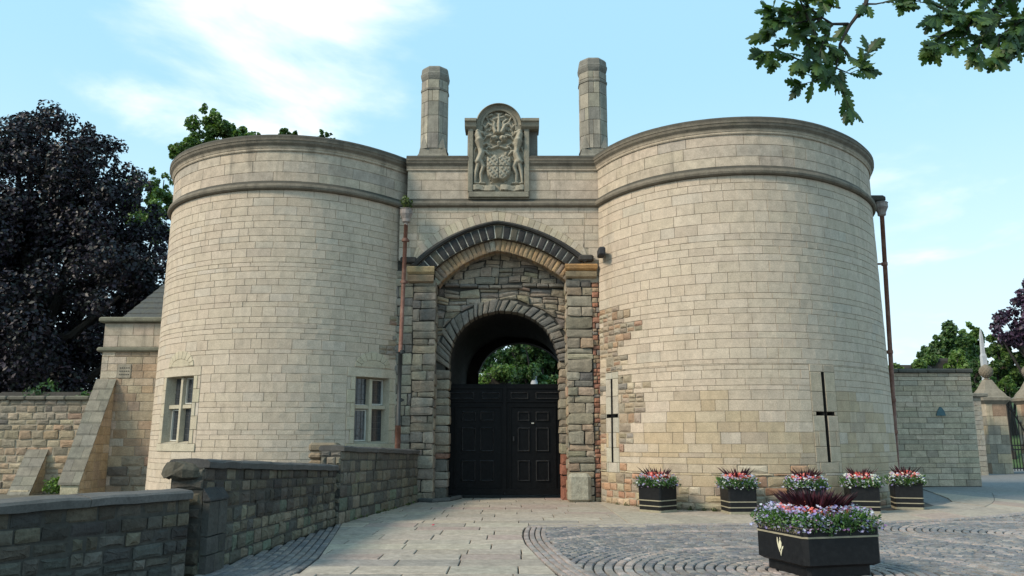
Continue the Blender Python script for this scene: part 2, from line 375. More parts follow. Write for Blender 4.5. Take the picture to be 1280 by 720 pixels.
def fill(u0, u1, zs, lmin, lmax, open_, cb, phase=None):
    """running courses between u0 and u1, broken at the openings (rects u0,u1,z0,z1)"""
    for z0, z1 in zip(zs[:-1], zs[1:]):
        zm = (z0+z1)/2; iv = [(u0, u1)]
        for a, b, c, d in open_:
            if c-.001 < zm < d+.001:
                nv = []
                for p, q in iv:
                    if b <= p or a >= q: nv.append((p, q)); continue
                    if a > p: nv.append((p, a))
                    if b < q: nv.append((b, q))
                iv = nv
        for p, q in iv:
            x = p; first = True
            while q-x > 1e-4:
                l = R.uniform(lmin, lmax)*(1.0 if z1-z0 > .17 else 1.15)
                if first: l *= R.uniform(.4, 1)
                if q-x < l*1.35: l = q-x if q-x < lmax*1.1 else (q-x)/2
                first = False
                cb(x, x+l, z0, z1); x += l
def core(u0, u1, z0, z1, M, open_, du=.5, d=-.018):
    b = MB(); us = set([u0, u1]); zz = set([z0, z1])
    n = int((u1-u0)/du)+1
    for i in range(n): us.add(u0+(u1-u0)*i/n)
    for o in open_: us.update([max(u0, o[0]), min(u1, o[1])]); zz.update([o[2], o[3]])
    us = sorted(us); zz = sorted(zz)
    for i in range(len(us)-1):
        for k in range(len(zz)-1):
            um, zm = (us[i]+us[i+1])/2, (zz[k]+zz[k+1])/2
            if us[i+1]-us[i] < 1e-5: continue
            if any(o[0] < um < o[1] and o[2] < zm < o[3] for o in open_): continue
            b.add([M(us[i], zz[k], d), M(us[i+1], zz[k], d), M(us[i+1], zz[k+1], d), M(us[i], zz[k+1], d)], [(0, 1, 2, 3)])
    return b

# ------------------------------------------------------------------ levels read from the photograph
Z_COR, Z_STR = 9.60, 8.09            # top of the cornice, underside of the string course
YW = 21.85                            # front face of the wall between the towers

def spline(pts, step=.12):
    pts = [Vector((x, y, 0)) for x, y in pts]
    sm = [pts[0]]+[(pts[i-1]+pts[i]*2+pts[i+1])/4 for i in range(1, len(pts)-1)]+[pts[-1]]
    out = []
    for i in range(len(sm)-1):
        p0 = sm[max(i-1, 0)]; p1 = sm[i]; p2 = sm[i+1]; p3 = sm[min(i+2, len(sm)-1)]
        for k in range(12):
            t = k/12; out.append(.5*((2*p1)+(p2-p0)*t+(2*p0-5*p1+4*p2-p3)*t*t+(3*p1-p0-3*p2+p3)*t**3))
    out.append(sm[-1]); return out
class Plan:
    """curved plan of a tower front, walked so that its left side comes first"""
    def __init__(s, pts, off):
        raw = spline(pts); q = []
        for i, p in enumerate(raw):
            t = (raw[min(i+1, len(raw)-1)]-raw[max(i-1, 0)]).normalized(); n = Vector((t.y, -t.x, 0)); q.append(p-n*off)
        s.p = q; s.s = [0]
        for a, b in zip(q[:-1], q[1:]): s.s.append(s.s[-1]+(b-a).length)
        s.L = s.s[-1]
        s.n = []
        for i in range(len(q)):
            t = (q[min(i+2, len(q)-1)]-q[max(i-2, 0)]).normalized(); s.n.append(Vector((t.y, -t.x, 0)))
    def at(s, u, z, d):
        u = min(max(u, 0), s.L-1e-6)
        lo, hi = 0, len(s.s)-1
        while hi-lo > 1:
            m = (lo+hi)//2
            if s.s[m] <= u: lo = m
            else: hi = m
        t = (u-s.s[lo])/(s.s[hi]-s.s[lo]); p = s.p[lo].lerp(s.p[hi], t); n = s.n[lo].lerp(s.n[hi], t).normalized()
        q = p+n*(d+BATTER*max(Z_STR-z, 0)); return (q.x, q.y, z)
    def u_px(s, px, py, z=None):
        """arc length where the wall is seen at this pixel (first hit from the camera)"""
        best = None
        for i in range(len(s.p)-1):
            u = s.s[i]
            a = s.at(u, 4, 0); r = P(px, py, a[1])
            e = abs(r.x-a[0])
            if s.n[i].dot(Vector((-a[0], -a[1], 0))) > 0 and (best is None or e < best[0]): best = (e, u, r.z)
        return best[1], best[2]
BATTER = .012
RP = [(2.3, 21.75), (2.61, 20.84), (3.32, 19.88), (4.04, 19.38), (4.77, 19.05), (5.51, 18.88), (6.38, 18.84), (7.23, 19.02), (8.17, 19.45), (9.55, 20.58), (10.5, 21.85), (10.95, 23.2), (10.95, 24.6), (10.3, 26.0), (9.0, 27.2)]
LP = [(-8.3, 27.3), (-9.5, 26.5), (-10.35, 25.2), (-10.55, 24.1), (-10.35, 23.0), (-9.95, 22.15), (-9.42, 21.45), (-8.82, 20.92), (-7.95, 20.40), (-7.1, 20.12), (-6.1, 20.02), (-5.27, 20.18), (-4.6, 20.45), (-3.97, 20.90), (-3.35, 21.5), (-2.9, 22.1)]
PR, PL = Plan(RP, .15), Plan(LP, .15)

def sweep(plan, prof, u0=0, u1=None, du=.3, z_b=None):
    """moulding: profile of (out, z) points swept along the plan"""
    u1 = u1 or plan.L; n = int((u1-u0)/du)+1; b = MB(); vs = []; fs = []; k = len(prof)
    for i in range(n+1):
        u = u0+(u1-u0)*i/n
        for d, z in prof: vs.append(plan.at(u, max(z, Z_STR), d)[:2]+(z,))
    for i in range(n):
        for j in range(k-1): fs.append((i*k+j, (i+1)*k+j, (i+1)*k+j+1, i*k+j+1))
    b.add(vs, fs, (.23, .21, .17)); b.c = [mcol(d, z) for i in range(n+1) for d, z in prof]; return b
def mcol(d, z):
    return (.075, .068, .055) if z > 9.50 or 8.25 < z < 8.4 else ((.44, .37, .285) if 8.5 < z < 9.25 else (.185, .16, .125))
COR_PROF = [(-.1, 9.16), (.03, 9.16), (.045, 9.19), (.03, 9.215), (.05, 9.24), (.07, 9.30), (.12, 9.36), (.135, 9.42), (.15, 9.43), (.15, 9.53), (.11, 9.585), (-.02, 9.6), (-.5, 9.6)]
STR_PROF = [(-.1, 8.09), (.06, 8.09), (.10, 8.12), (.115, 8.17), (.10, 8.22), (.06, 8.27), (-.02, 8.36), (-.1, 8.36)]

def tower(name, label, plan, base, wins, loops, colf, extra_open=(), patchf=None, u_clip=(0, None)):
    t = thing(name, label, 'tower', base, world=True)
    L = plan.L; M = plan.at
    ops = [w['rect'] for w in wins]+[l['rect'] for l in loops]
    stops = sorted({z for o in ops for z in (o[2], o[3])})
    zs = courses(0, Z_STR-.0, .105, .285, stops)
    st = []
    def cb(a, b, z0, z1):
        x = M((a+b)/2, (z0+z1)/2, 0)
        kind = patchf(x) if patchf else 0
        if kind == 1:       # rubble patch: smaller, rougher stones
            n = max(1, round((b-a)/.30)); m = 2 if (z1-z0 > .21 and R.random() < .6) else 1
            for i in range(n):
                for k in range(m):
                    p0, p1 = a+(b-a)*i/n, a+(b-a)*(i+1)/n; q0, q1 = z0+(z1-z0)*k/m, z0+(z1-z0)*(k+1)/m
                    st.append(stone([(p0, q0), (p1, q0), (p1, q1), (p0, q1)], M, jit(colf(x, 1), .18, .06), gap=.009, bev=.02, d=R.uniform(-.012, .02), rough=.012, bulge=.018))
        elif kind == 2:
            st.append(stone([(a, z0), (b, z0), (b, z1), (a, z1)], M, jit(colf(x, 2), .2, .06), gap=.009, bev=.018, d=R.uniform(-.012, .016), rough=.01, bulge=.015))
        else:
            st.append(stone([(a, z0), (b, z0), (b, z1), (a, z1)], M, jit(colf(x, 0), .035, .012), gap=.0038, bev=.006, d=R.uniform(-.001, .0035), edge=.006, nseg=2 if b-a > .45 else 1))
    fill(u_clip[0], u_clip[1] or L, zs, .26, .82, ops, cb)
    emit(st, t, M_ASH)
    holes = [w['hole'] for w in wins]+[h for l in loops for h in l['holes']]
    core(0, L, -.3, Z_STR, M, holes, d=-.012).build('wall_core', M_MORT, t)
    # parapet of large blocks
    ps = []
    def cp(a, b, z0, z1):
        ps.append(stone([(a, z0), (b, z0), (b, z1), (a, z1)], M, jit(pick(PARA), .06, .02), gap=.004, bev=.006, d=R.uniform(-.001, .002), nseg=max(1, int((b-a)/.28))))
    fill(0, L, [8.33, 8.58, 8.89, 9.17], .7, 1.5, [], cp)
    emit(ps, t, M_PAR, name='parapet_stone', limit=60, rest='parapet_masonry')
    core(0, L, 8.2, 9.3, M, [], d=-.012).build('parapet_core', M_MORT, t)
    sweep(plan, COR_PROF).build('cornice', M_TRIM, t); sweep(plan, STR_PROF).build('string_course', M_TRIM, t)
    b = MB(); pts = [M(L*i/60, 9, -.3)[:2]+(9.25,) for i in range(61)]; b.add(pts, [tuple(range(61))]); b.build('roof', M_LEAD, t)  # unseen flat cap, added to block light at the tower top
    b = MB()
    for i in range(60):
        p, q = M(L*i/60, 9, -.45), M(L*(i+1)/60, 9, -.45)
        b.add([p[:2]+(9.25,), q[:2]+(9.25,), q[:2]+(9.6,), p[:2]+(9.6,)], [(3, 2, 1, 0)])
    b.build('parapet_back', M_MORT, t)
    return t

def window(t, plan, w):
    """two-by-two light stone window: surround, mullion, transom, frames, glass"""
    u0, u1, z0, z1 = w['hole']; U0, U1, Z0, Z1 = w['rect']; M = plan.at
    win = link('window', None, t); win['label'] = w['label']
    wl = t['_w']; win.location = (0, 0, 0); win['_w'] = list(wl)
    c = (.47, .415, .31); st = []
    dd = .012
    nj = 5
    zz = [z0+(z1-z0)*i/nj for i in range(nj+1)]
    for i in range(nj):                                      # jamb stones, alternately long and short
        a = U0 if i % 2 else U0+(u0-U0)*.45; b = U1 if i % 2 else U1-(U1-u1)*.45
        for (p, q) in ((a, u0), (u1, b)):
            st.append(stone([(p, zz[i]), (q, zz[i]), (q, zz[i+1]), (p, zz[i+1])], M, jit(c, .04), d=dd))
        if not i % 2:
            for (p, q) in ((U0, a), (b, U1)): st.append(stone([(p, zz[i]), (q, zz[i]), (q, zz[i+1]), (p, zz[i+1])], M, jit(pick(CREAM), .05), d=0))
    st.append(stone([(U0, z1), (U1, z1), (U1, Z1), (U0, Z1)], M, jit(c, .04), d=dd, nseg=3))
    st.append(stone([(U0, Z0), (U1, Z0), (U1, z0), (U0, z0)], M, jit(c, .04), d=.03, nseg=3))
    for s in st:
        if s: b = MB(); b.add(s.v, s.f, s.col); b.build('surround_stone', M_ASH, win)
    D = -.26
    rev = MB()
    def q(a, b, c_, d): rev.add([a, b, c_, d], [(0, 1, 2, 3)], c and (.42, .37, .28))
    for (p, s_) in ((u0, 1), (u1, -1)):
        e = [M(p, z0, dd), M(p+s_*.05, z0, D), M(p+s_*.05, z1, D), M(p, z1, dd)]
        q(*(e if s_ < 0 else e[::-1]))
    q(M(u0, z1, dd), M(u0+.05, z1-.03, D), M(u1-.05, z1-.03, D), M(u1, z1, dd)); q(M(u0, z0, .03), M(u1, z0, .03), M(u1-.05, z0+.07, D), M(u0+.05, z0+.07, D))
    rev.build('window_reveal', M_ASH, win)
    def bar(ua, ub, za, zb, d0, d1, name, mat, col=(.46, .41, .31), ch=.02):
        b = MB(); vs = [M(ua, za, d1), M(ub, za, d1), M(ub, zb, d1), M(ua, zb, d1), M(ua+ch, za+ch, d0), M(ub-ch, za+ch, d0), M(ub-ch, zb-ch, d0), M(ua+ch, zb-ch, d0)]
        b.add(vs, [(4, 5, 6, 7), (0, 1, 5, 4), (1, 2, 6, 5), (2, 3, 7, 6), (3, 0, 4, 7), (3, 2, 1, 0)], col); return b.build(name, mat, win)
    um = (u0+u1)/2; zt = z0+(z1-z0)*.55; f = .065
    bar(um-f, um+f, z0+.03, z1-.01, -.10, D, 'mullion', M_ASH); bar(u0+.01, u1-.01, zt-f, zt+f, -.102, D+.003, 'transom', M_ASH)
    for a, b_ in ((u0+.05, um-f), (um+f, u1-.05)):
        for c0, c1 in ((z0+.06, zt-f), (zt+f, z1-.03)):
            g = MB(); g.add([M(a, c0, D+.02), M(b_, c0, D+.02), M(b_, c1, D+.02), M(a, c1, D+.02)], [(0, 1, 2, 3)]); g.build('pane', M_GLASS, win)
            casement = (a < um) != (c0 > zt-.1)
            if casement:
                for (ua, ub, za, zb) in ((a, a+.035, c0, c1), (b_-.035, b_, c0, c1), (a+.03, b_-.03, c0, c0+.035), (a+.03, b_-.03, c1-.035, c1)):
                    bar(ua, ub, za, zb, D+.07, D+.02, 'casement_frame', M_FRAME, ch=.004)
            ld = MB(); n = 5; m = 2                           # lead cames
            for i in range(1, n): 
                z = c0+(c1-c0)*i/n; ld.add([M(a, z-.006, D+.027), M(b_, z-.006, D+.027), M(b_, z+.006, D+.027), M(a, z+.006, D+.027)], [(0, 1, 2, 3)])
            for i in range(1, m+1):
                u = a+(b_-a)*i/(m+1); ld.add([M(u-.006, c0, D+.028), M(u+.006, c0, D+.028), M(u+.006, c1, D+.028), M(u-.006, c1, D+.028)], [(0, 1, 2, 3)])
            ld.build('lead_cames', M_LEAD, win)
    # shallow relieving arch of voussoirs lies flush in the courses above
    return win
def relief_arch(plan, uc, z, half, col):
    out = []; n = 9
    e = lambda a, rx, rz: (uc+rx*math.cos(a), z+rz*math.sin(a))
    for i in range(n):
        a0, a1 = PI*(1-i/n), PI*(1-(i+1)/n)
        pl = [e(a0, half*.8, .20), e(a0, half*1.15, .42), e(a1, half*1.15, .42), e(a1, half*.8, .20)]
        out.append(stone(pl, plan.at, jit(col, .03, .01), gap=.004, bev=.006, d=.020))
    out.append(stone([e(PI*i/10, half*.8, .20) for i in range(11)], plan.at, jit(col, .04, .01), gap=.004, bev=.006, d=.018))
    return out

# ------------------------------------------------------------------ left tower
def win_spec(plan, pxl, pxr, pyt, pyb, label):
    ul, zt1 = plan.u_px(pxl, pyt); ur, zt2 = plan.u_px(pxr, pyt)
    _, zb1 = plan.u_px(pxl, pyb); _, zb2 = plan.u_px(pxr, pyb)
    z1 = (zt1+zt2)/2; z0 = (zb1+zb2)/2
    return dict(hole=(ul, ur, z0, z1), rect=(ul-.24, ur+.24, z0-.20, z1+.24), label=label)
W1 = win_spec(PL, 210, 244, 469, 553, 'left stone window of four leaded lights')
W2 = win_spec(PL, 444, 486, 474, 556, 'right stone window of four leaded lights')
# both windows sit on the same courses
zt, zb = (W1['hole'][3]+W2['hole'][3])/2, (W1['hole'][2]+W2['hole'][2])/2
for w in (W1, W2):
    a, b = w['hole'][0], w['hole'][1]; w['hole'] = (a, b, zb, zt); w['rect'] = (a-.24, b+.24, zb-.2, zt+.24)
def colL(x, k):
    if k == 1: return pick(RUBBLE)
    return pick(CREAM)
def patchL(x):
    if x[0] > -3.45 and x[2] < 5.2 and R.random() < .55: return 1
    return 0
TL = tower('round_tower', 'left round tower of cream ashlar with two stone mullioned windows', PL, (-6.6, 23.5, 0), [W1, W2], [], colL, patchf=patchL)
for w in (W1, W2):
    window(TL, PL, w)
st = []
for w in (W1, W2): st += relief_arch(PL, (w['hole'][0]+w['hole'][1])/2, w['rect'][3]+.02, .5, (.48, .42, .31))
for s in st:
    if s: b = MB(); b.add(s.v, s.f, s.col); b.build('voussoir', M_ASH, TL)

# ------------------------------------------------------------------ right tower
def loop_spec(plan, px, pyt, pyb, pyc, w=.5):
    u, z1 = plan.u_px(px, pyt); u2, z0 = plan.u_px(px, pyb); uc, zc = plan.u_px(px, pyc)
    h = .042
    return dict(rect=(u-w/2, u+w/2, z0-.25, z1+.18), u=u, z0=z0, z1=z1, zc=zc, holes=[(u-h, u+h, z0, z1), (u-.28, u+.28, zc-.045, zc+.045)])
L1 = loop_spec(PR, 765, 474, 578, 520, .62); L2 = loop_spec(PR, 1026, 465, 578, 517, .78)
def colR(x, k):
    X, Y, Z = x
    if k == 1: return pick(PATCH if Z > 1.0 else REDDISH)
    if k == 2: return pick(REDDISH)
    if Z < 2.3+.5*math.sin(X*1.7): return pick(CREAM_LOW)
    return pick(CREAM)
def patchR(x):
    X, Y, Z = x
    edge = 3.05+.14*math.sin(Z*3.1)+.12*math.sin(Z*9)
    if Z > 4.2: edge -= (Z-4.2)*.35
    if X < edge and Z < 5.45 and Y < 24: return 1 if R.random() < .93 else 0
    if Y < 23:
        if Z < .28+.15*math.sin(X*2.3): return 1 if R.random() < .6 else 2
        if 4.6 < X < 7.2 and Z < .98+.12*math.sin(X*5): return 2
        if X < 4.2 and Z < .5: return 1
    return 0
TR = tower('round_tower', 'right round tower of cream ashlar with two cross-shaped arrow slits', PR, (6.4, 23.3, 0), [], [L1, L2], colR, patchf=patchR)
for l, pal in ((L1, (.43, .40, .33)), (L2, (.45, .375, .28))):
    lp = link('arrow_slit', None, TR); lp['_w'] = list(TR['_w'])
    M = PR.at; u = l['u']; U0, U1, Z0, Z1 = l['rect']; h = .042; zc = l['zc']; cw = .28; ch = .045
    st = []
    def add(a, b, c, d, col=None): st.append(stone([(a, c), (b, c), (b, d), (a, d)], M, jit(col or pal, .09, .03), gap=.005, bev=.01, d=.006))
    rows = [Z0]; 
    for f in (.0, .28, .56, .85): rows.append(l['z0']+(zc-ch-l['z0'])*f)
    rows = sorted(set([Z0, l['z0'], l['z0']+(zc-ch-l['z0'])*.33, l['z0']+(zc-ch-l['z0'])*.66, zc-ch]))
    add(U0+.1, U1-.1, Z0, l['z0']); add(U0, U0+.1, Z0, l['z0']); add(U1-.1, U1, Z0, l['z0'])
    for i in range(1, len(rows)-1):
        k = .0 if i % 2 else .12
        add(U0+k, u-h, rows[i], rows[i+1]); add(u+h, U1-k, rows[i], rows[i+1])
        if k: add(U0, U0+k, rows[i], rows[i+1], pick(CREAM_LOW)); add(U1-k, U1, rows[i], rows[i+1], pick(CREAM_LOW))
    add(U0, u-cw, zc-ch, zc+ch); add(u+cw, U1, zc-ch, zc+ch)
    zz = [zc+ch, zc+ch+(l['z1']-zc-ch)*.5, l['z1']]
    for i in range(2): add(U0, u-h, zz[i], zz[i+1]); add(u+h, U1, zz[i], zz[i+1])
    add(U0, u+.02, l['z1'], Z1); add(u+.02, U1, l['z1'], Z1)
    for s in st:
        if s: b = MB(); b.add(s.v, s.f, s.col); b.build('surround_stone', M_ASH, lp)
    b = MB()                                              # the slot itself, cut deep into the wall
    for (a, c_, d, e) in ((u-h, u+h, l['z0'], l['z1']), (u-cw, u+cw, zc-ch, zc+ch)):
        D = -.35
        for ring in ([(a, d), (c_, d)], [(c_, d), (c_, e)], [(c_, e), (a, e)], [(a, e), (a, d)]):
            (p, q), (r_, s_) = ring; b.add([M(p, q, 0), M(r_, s_, 0), M(r_, s_, D), M(p, q, D)], [(0, 1, 2, 3)])
        b.add([M(a, d, D), M(c_, d, D), M(c_, e, D), M(a, e, D)], [(0, 1, 2, 3)])
    b.build('slot', M_DARK, lp)

# ------------------------------------------------------------------ gate wall between the towers
GW = thing('gate_wall', 'central gate wall with pointed arch, heraldic panel and two chimneys between the round towers', 'gatehouse', (-.3, YW, 0), world=True)
def MW(Y0):
    return lambda u, z, d: (u, Y0-d, z)
mw = MW(YW)
def W(px, py, Y=YW): p = P(px, py, Y); return (p.x, p.z)
def arch(fl, ap, fr, sl, sr, n=14):
    out = []
    for (a, b, s) in ((fl, ap, sl), (ap, fr, sr)):
        dx, dz = b[0]-a[0], b[1]-a[1]; l = math.hypot(dx, dz); nx, nz = -dz/l, dx/l
        for i in range(n+1):
            t = i/n
            if a is ap and i == 0: continue
            k = 4*t*(1-t)*s; out.append((a[0]+dx*t+nx*k, a[1]+dz*t+nz*k))
    return out
def res(poly, n):
    L = [0]
    for a, b in zip(poly[:-1], poly[1:]): L.append(L[-1]+math.hypot(b[0]-a[0], b[1]-a[1]))
    out = []; j = 0
    for i in range(n+1):
        s = L[-1]*i/n
        while j < len(L)-2 and L[j+1] < s: j += 1
        t = (s-L[j])/(L[j+1]-L[j]); out.append((poly[j][0]+(poly[j+1][0]-poly[j][0])*t, poly[j][1]+(poly[j+1][1]-poly[j][1])*t))
    return out
def zat(poly, x):
    if x <= poly[0][0] or x >= poly[-1][0]: return None
    for a, b in zip(poly[:-1], poly[1:]):
        if a[0] <= x <= b[0]: return a[1]+(b[1]-a[1])*(x-a[0])/(b[0]-a[0]+1e-9)
    return None
A_pale = arch(W(521, 309), W(621, 264), W(731, 311), .20, .20)
A_hood = arch(W(513, 331), W(621, 276), W(736, 326), .22, .22)
A_drk_o = arch(W(520, 334), W(621, 280.5), W(729, 329), .21, .21)
A_drk_i = arch(W(535, 344), W(622, 298), W(716, 337), .18, .18)
A_or_i = arch(W(547, 356), W(621, 312), W(708, 350), .15, .15)
XL, XR = -2.98, 2.42                       # where the wall meets the towers
Z_FOOT = W(513, 331)[1]
def keep_above(poly, A, z_under):
    """part of a block outside the arch A (polyline left to right)"""
    xs = [p[0] for p in poly]; x0, x1 = min(xs), max(xs)
    za, zb = zat(A, x0), zat(A, x1)
    if za is None and zb is None: return poly
    if za is None: x0 = A[0][0]; za = A[0][1]
    if zb is None: x1 = A[-1][0]; zb = A[-1][1]
    return clip(poly, (x0, za), (x1, zb))
st = []
def cbw(a, b, z0, z1):
    cuts = [a]+[x for x in (A_pale[0][0], A_pale[-1][0], A_pale[14][0]) if a < x < b]+[b]
    for p, q in zip(cuts[:-1], cuts[1:]):
        pl = keep_above([(p, z0), (q, z0), (q, z1), (p, z1)], A_pale, 0)
        if len(pl) >= 3 and abs(area(pl)) > .002:
            st.append(stone(pl, mw, jit(pick(CREAM), .06, .02), gap=.0045, bev=.007, d=R.uniform(-.001, .003)))
fill(XL-.2, XR+.2, courses(A_pale[0][1]-.02, Z_STR, .19, .25), .4, .75, [], cbw)
# blocks below the foot of the pale ring, outside the hood
for (a, b) in ((XL-.2, A_hood[0][0]), (A_hood[-1][0], XR+.2)):
    z0 = A_hood[0][1]+.12; z1 = A_pale[0][1]-.02
    if b-a > .02: st.append(stone([(a, z0), (b, z0), (b, z1), (a, z1)], mw, jit(pick(CREAM), .06, .02), d=0))
emit(st, GW, M_ASH)
def ring(Ai, Ao, n, M, pal, mat, name='voussoir', **kw):
    I, O = res(Ai, n), res(Ao, n); O2 = []
    for i in range(n+1):
        a, b_ = I[max(i-1, 0)], I[min(i+1, n)]; tx, tz = b_[0]-a[0], b_[1]-a[1]; l = math.hypot(tx, tz); nx, nz = -tz/l, tx/l; hit = None
        for p, q in zip(Ao[:-1], Ao[1:]):
            dx, dz = q[0]-p[0], q[1]-p[1]; den = nx*dz-nz*dx
            if abs(den) < 1e-9: continue
            t = ((p[0]-I[i][0])*dz-(p[1]-I[i][1])*dx)/den; u = ((p[0]-I[i][0])*nz-(p[1]-I[i][1])*nx)/den
            if t > 0 and -.01 <= u <= 1.01 and (hit is None or t < hit): hit = t
        O2.append((I[i][0]+nx*hit, I[i][1]+nz*hit) if hit and hit < .8 else O[i])
    O2[0], O2[-1] = O[0], O[-1]; O = O2
    for i in range(n):
        s = stone([I[i], O[i], O[i+1], I[i+1]], M, jit(pick(pal), .12, .04), **kw)
        if s: b = MB(); b.add(s.v, s.f, s.col); b.build(name, mat, GW)
ring(A_hood, A_pale, 34, mw, [(1, (.49, .415, .31)), (1, (.47, .395, .30))], M_ASH, gap=.004, bev=.006, d=.004)
ring(A_drk_i, A_drk_o, 23, mw, BLACKV, M_BLK, gap=.011, bev=.016, d=.03, rough=.004, bulge=.012)
b = MB(); I = res(A_drk_i, 46); O = res(A_drk_o, 46)
for i in range(46):
    md = lambda p, q, f: (p[0]+(q[0]-p[0])*f, p[1]+(q[1]-p[1])*f)
    b.add([mw(*md(I[i], O[i], .03), .017), mw(*md(I[i+1], O[i+1], .03), .017), mw(*md(I[i+1], O[i+1], .93), .017), mw(*md(I[i], O[i], .93), .017)], [(0, 1, 2, 3)])
b.build('lime_joints', plain('white_lime_mortar', (.42, .40, .34), .95, bump=.4, var=.5, scale=7, second=(.08, .075, .065), sec_amt=.8), GW)
ring(A_or_i, A_drk_i, 32, MW(YW+.13), ORANGE, M_RUB, gap=.006, bev=.02, d=.02, rough=.006, bulge=.015)
# hood mould: a dark moulding standing proud along the arch, with returns at its feet
b = MB(); H = res(A_hood, 40); I2 = res(A_drk_o, 40)
prof = [(0, -.01), (0, .07), (.5, .13), (.9, .10), (1, .02)]
vs = []; fs = []
for i in range(41):
    for t, d in prof: vs.append(mw(H[i][0]+(I2[i][0]-H[i][0])*t, H[i][1]+(I2[i][1]-H[i][1])*t, d))
k = len(prof)
for i in range(40):
    for j in range(k-1): fs.append((i*k+j, (i+1)*k+j, (i+1)*k+j+1, i*k+j+1))
b.add(vs, fs, (.05, .048, .045)); b.build('hood_mould', M_BLK, GW)
for (pa, pb, py) in ((501, 521, 326),):
    x0, z = W(pa, py); x1, _ = W(pb, py)
    b = MB(); b.bbox(((x0+x1)/2, YW-.02, z), (x1-x0, .26, .17), .03, (.05, .048, .045)); b.build('hood_return', M_BLK, GW)
x0, z = W(750, 324)
b = MB(); b.bbox((x0-.03, YW-.60, z+.05), (.18, .5, .22), .03, (.045, .045, .05)); b.build('hood_stop', M_BLK, GW)
# mortar core behind the rings
b = MB(); n = 60
for i in range(n):
    xa = XL+(XR-XL)*i/n; xb = XL+(XR-XL)*(i+1)/n
    za = zat(A_drk_i, xa) or Z_FOOT-.5; zb_ = zat(A_drk_i, xb) or Z_FOOT-.5
    b.add([mw(xa, za, -.015), mw(xb, zb_, -.015), mw(xb, 9.3, -.015), mw(xa, 9.3, -.015)], [(0, 1, 2, 3)])
b.build('wall_core', M_MORT, GW)
b = MB(); I = res(A_or_i, 40); O = res(A_drk_i, 40)
for i in range(40):
    m2 = MW(YW+.14)
    b.add([m2(*I[i], 0), m2(*I[i+1], 0), m2(*O[i+1], 0), m2(*O[i], 0)], [(0, 1, 2, 3)], (.10, .08, .06))
    b.add([m2(*O[i], 0), m2(*O[i+1], 0), mw(*O[i+1], 0), mw(*O[i], 0)], [(0, 1, 2, 3)], (.10, .08, .06))
b.build('arch_bed', M_RUB, GW)
YT = 22.5                                   # face of the inner, recessed wall
IO = res(A_or_i, 26)
for i in range(26):
    for k in range(2):
        y0 = .13+(YT-YW-.13)*k/2; y1 = .13+(YT-YW-.13)*(k+1)/2
        b = MB(); g = .006; c = jit(pick(ORANGE if k == 0 else RUBBLE), .15)
        (xa, za), (xb, zb_) = IO[i], IO[i+1]
        ta = g; b.add([(xa+g, YW+y0+g, za), (xb-g, YW+y0+g, zb_), (xb-g, YW+y1-g, zb_), (xa+g, YW+y1-g, za), (xa+g, YW+y0+g, za+.1), (xb-g, YW+y0+g, zb_+.1), (xb-g, YW+y1-g, zb_+.1), (xa+g, YW+y1-g, za+.1)],
                      [(3, 2, 1, 0), (0, 1, 5, 4), (1, 2, 6, 5), (2, 3, 7, 6), (3, 0, 4, 7)], c); b.build('soffit_stone', M_RUB, GW)
# piers either side of the opening
def pier(x0, x1, zt, pal, name, depth=YT-YW, big=False):
    zs = courses(-.02, zt, .14, .36); st = []
    for z0, z1 in zip(zs[:-1], zs[1:]):
        two = R.random() < .6
        cuts = [x0, x0+(x1-x0)*R.uniform(.25, .75), x1] if two else [x0, x1]
        for a, b_ in zip(cuts[:-1], cuts[1:]):
            j0, j1 = (R.uniform(-.02, .03) if b_ == x1 else 0), (R.uniform(-.03, .02) if a == x0 else 0)
            st.append(stone([(a+j1, z0), (b_+j0, z0), (b_+j0, z1), (a+j1, z1)], mw, jit(pick(pal), .22, .06), gap=.007, bev=.022, d=R.uniform(-.03, .045), back=-.2, rough=.022, bulge=.014))
    return st
xl0, xl1 = W(515, 450)[0], W(543, 450)[0]
xr0, xr1 = W(709, 450)[0], W(741, 450)[0]
GREY = [(4, (.24, .21, .165)), (3, (.21, .185, .15)), (2, (.29, .25, .19)), (.4, (.26, .145, .10)), (.7, (.14, .13, .115))]
GREYR = [(5, (.33, .285, .21)), (3, (.27, .235, .18)), (2, (.34, .26, .185)), (.6, (.31, .20, .145)), (1.0, (.15, .14, .125))]
st = pier(xl0, xl1, Z_FOOT-.42, GREY, 'pier'); emit(st, GW, M_RUB, name='pier_stone')
st = pier(xr0, xr1, Z_FOOT-.42, GREYR, 'pier'); emit(st, GW, M_RUB, name='pier_stone')
# wall between tower and left pier, and narrow brick strip right of right pier
st = []
def cbs(a, b_, z0, z1): st.append(stone([(a, z0), (b_, z0), (b_, z1), (a, z1)], MW(YW+.05), jit(pick([(2, (.30, .27, .21)), (2, (.22, .20, .17)), (1, (.36, .32, .24))]), .15, .04), gap=.008, bev=.015, d=R.uniform(-.01, .02), rough=.006, bulge=.012))
fill(XL-.35, xl0-.01, courses(0, Z_FOOT-.15, .2, .34), .25, .45, [], cbs)
emit(st, GW, M_RUB)
st = []
def cbs(a, b_, z0, z1): st.append(stone([(a, z0), (b_, z0), (b_, z1), (a, z1)], MW(YW+.03), jit(pick([(3, (.33, .16, .105)), (2, (.37, .27, .18)), (1, (.24, .2, .17))]), .18, .06), gap=.007, bev=.012, d=R.uniform(-.01, .02), rough=.004, bulge=.01))
fill(xr1+.01, XR+.2, courses(0, Z_FOOT-.3, .09, .16), .14, .24, [], cbs)
emit(st, GW, M_RUB, name='brick')
b = MB()
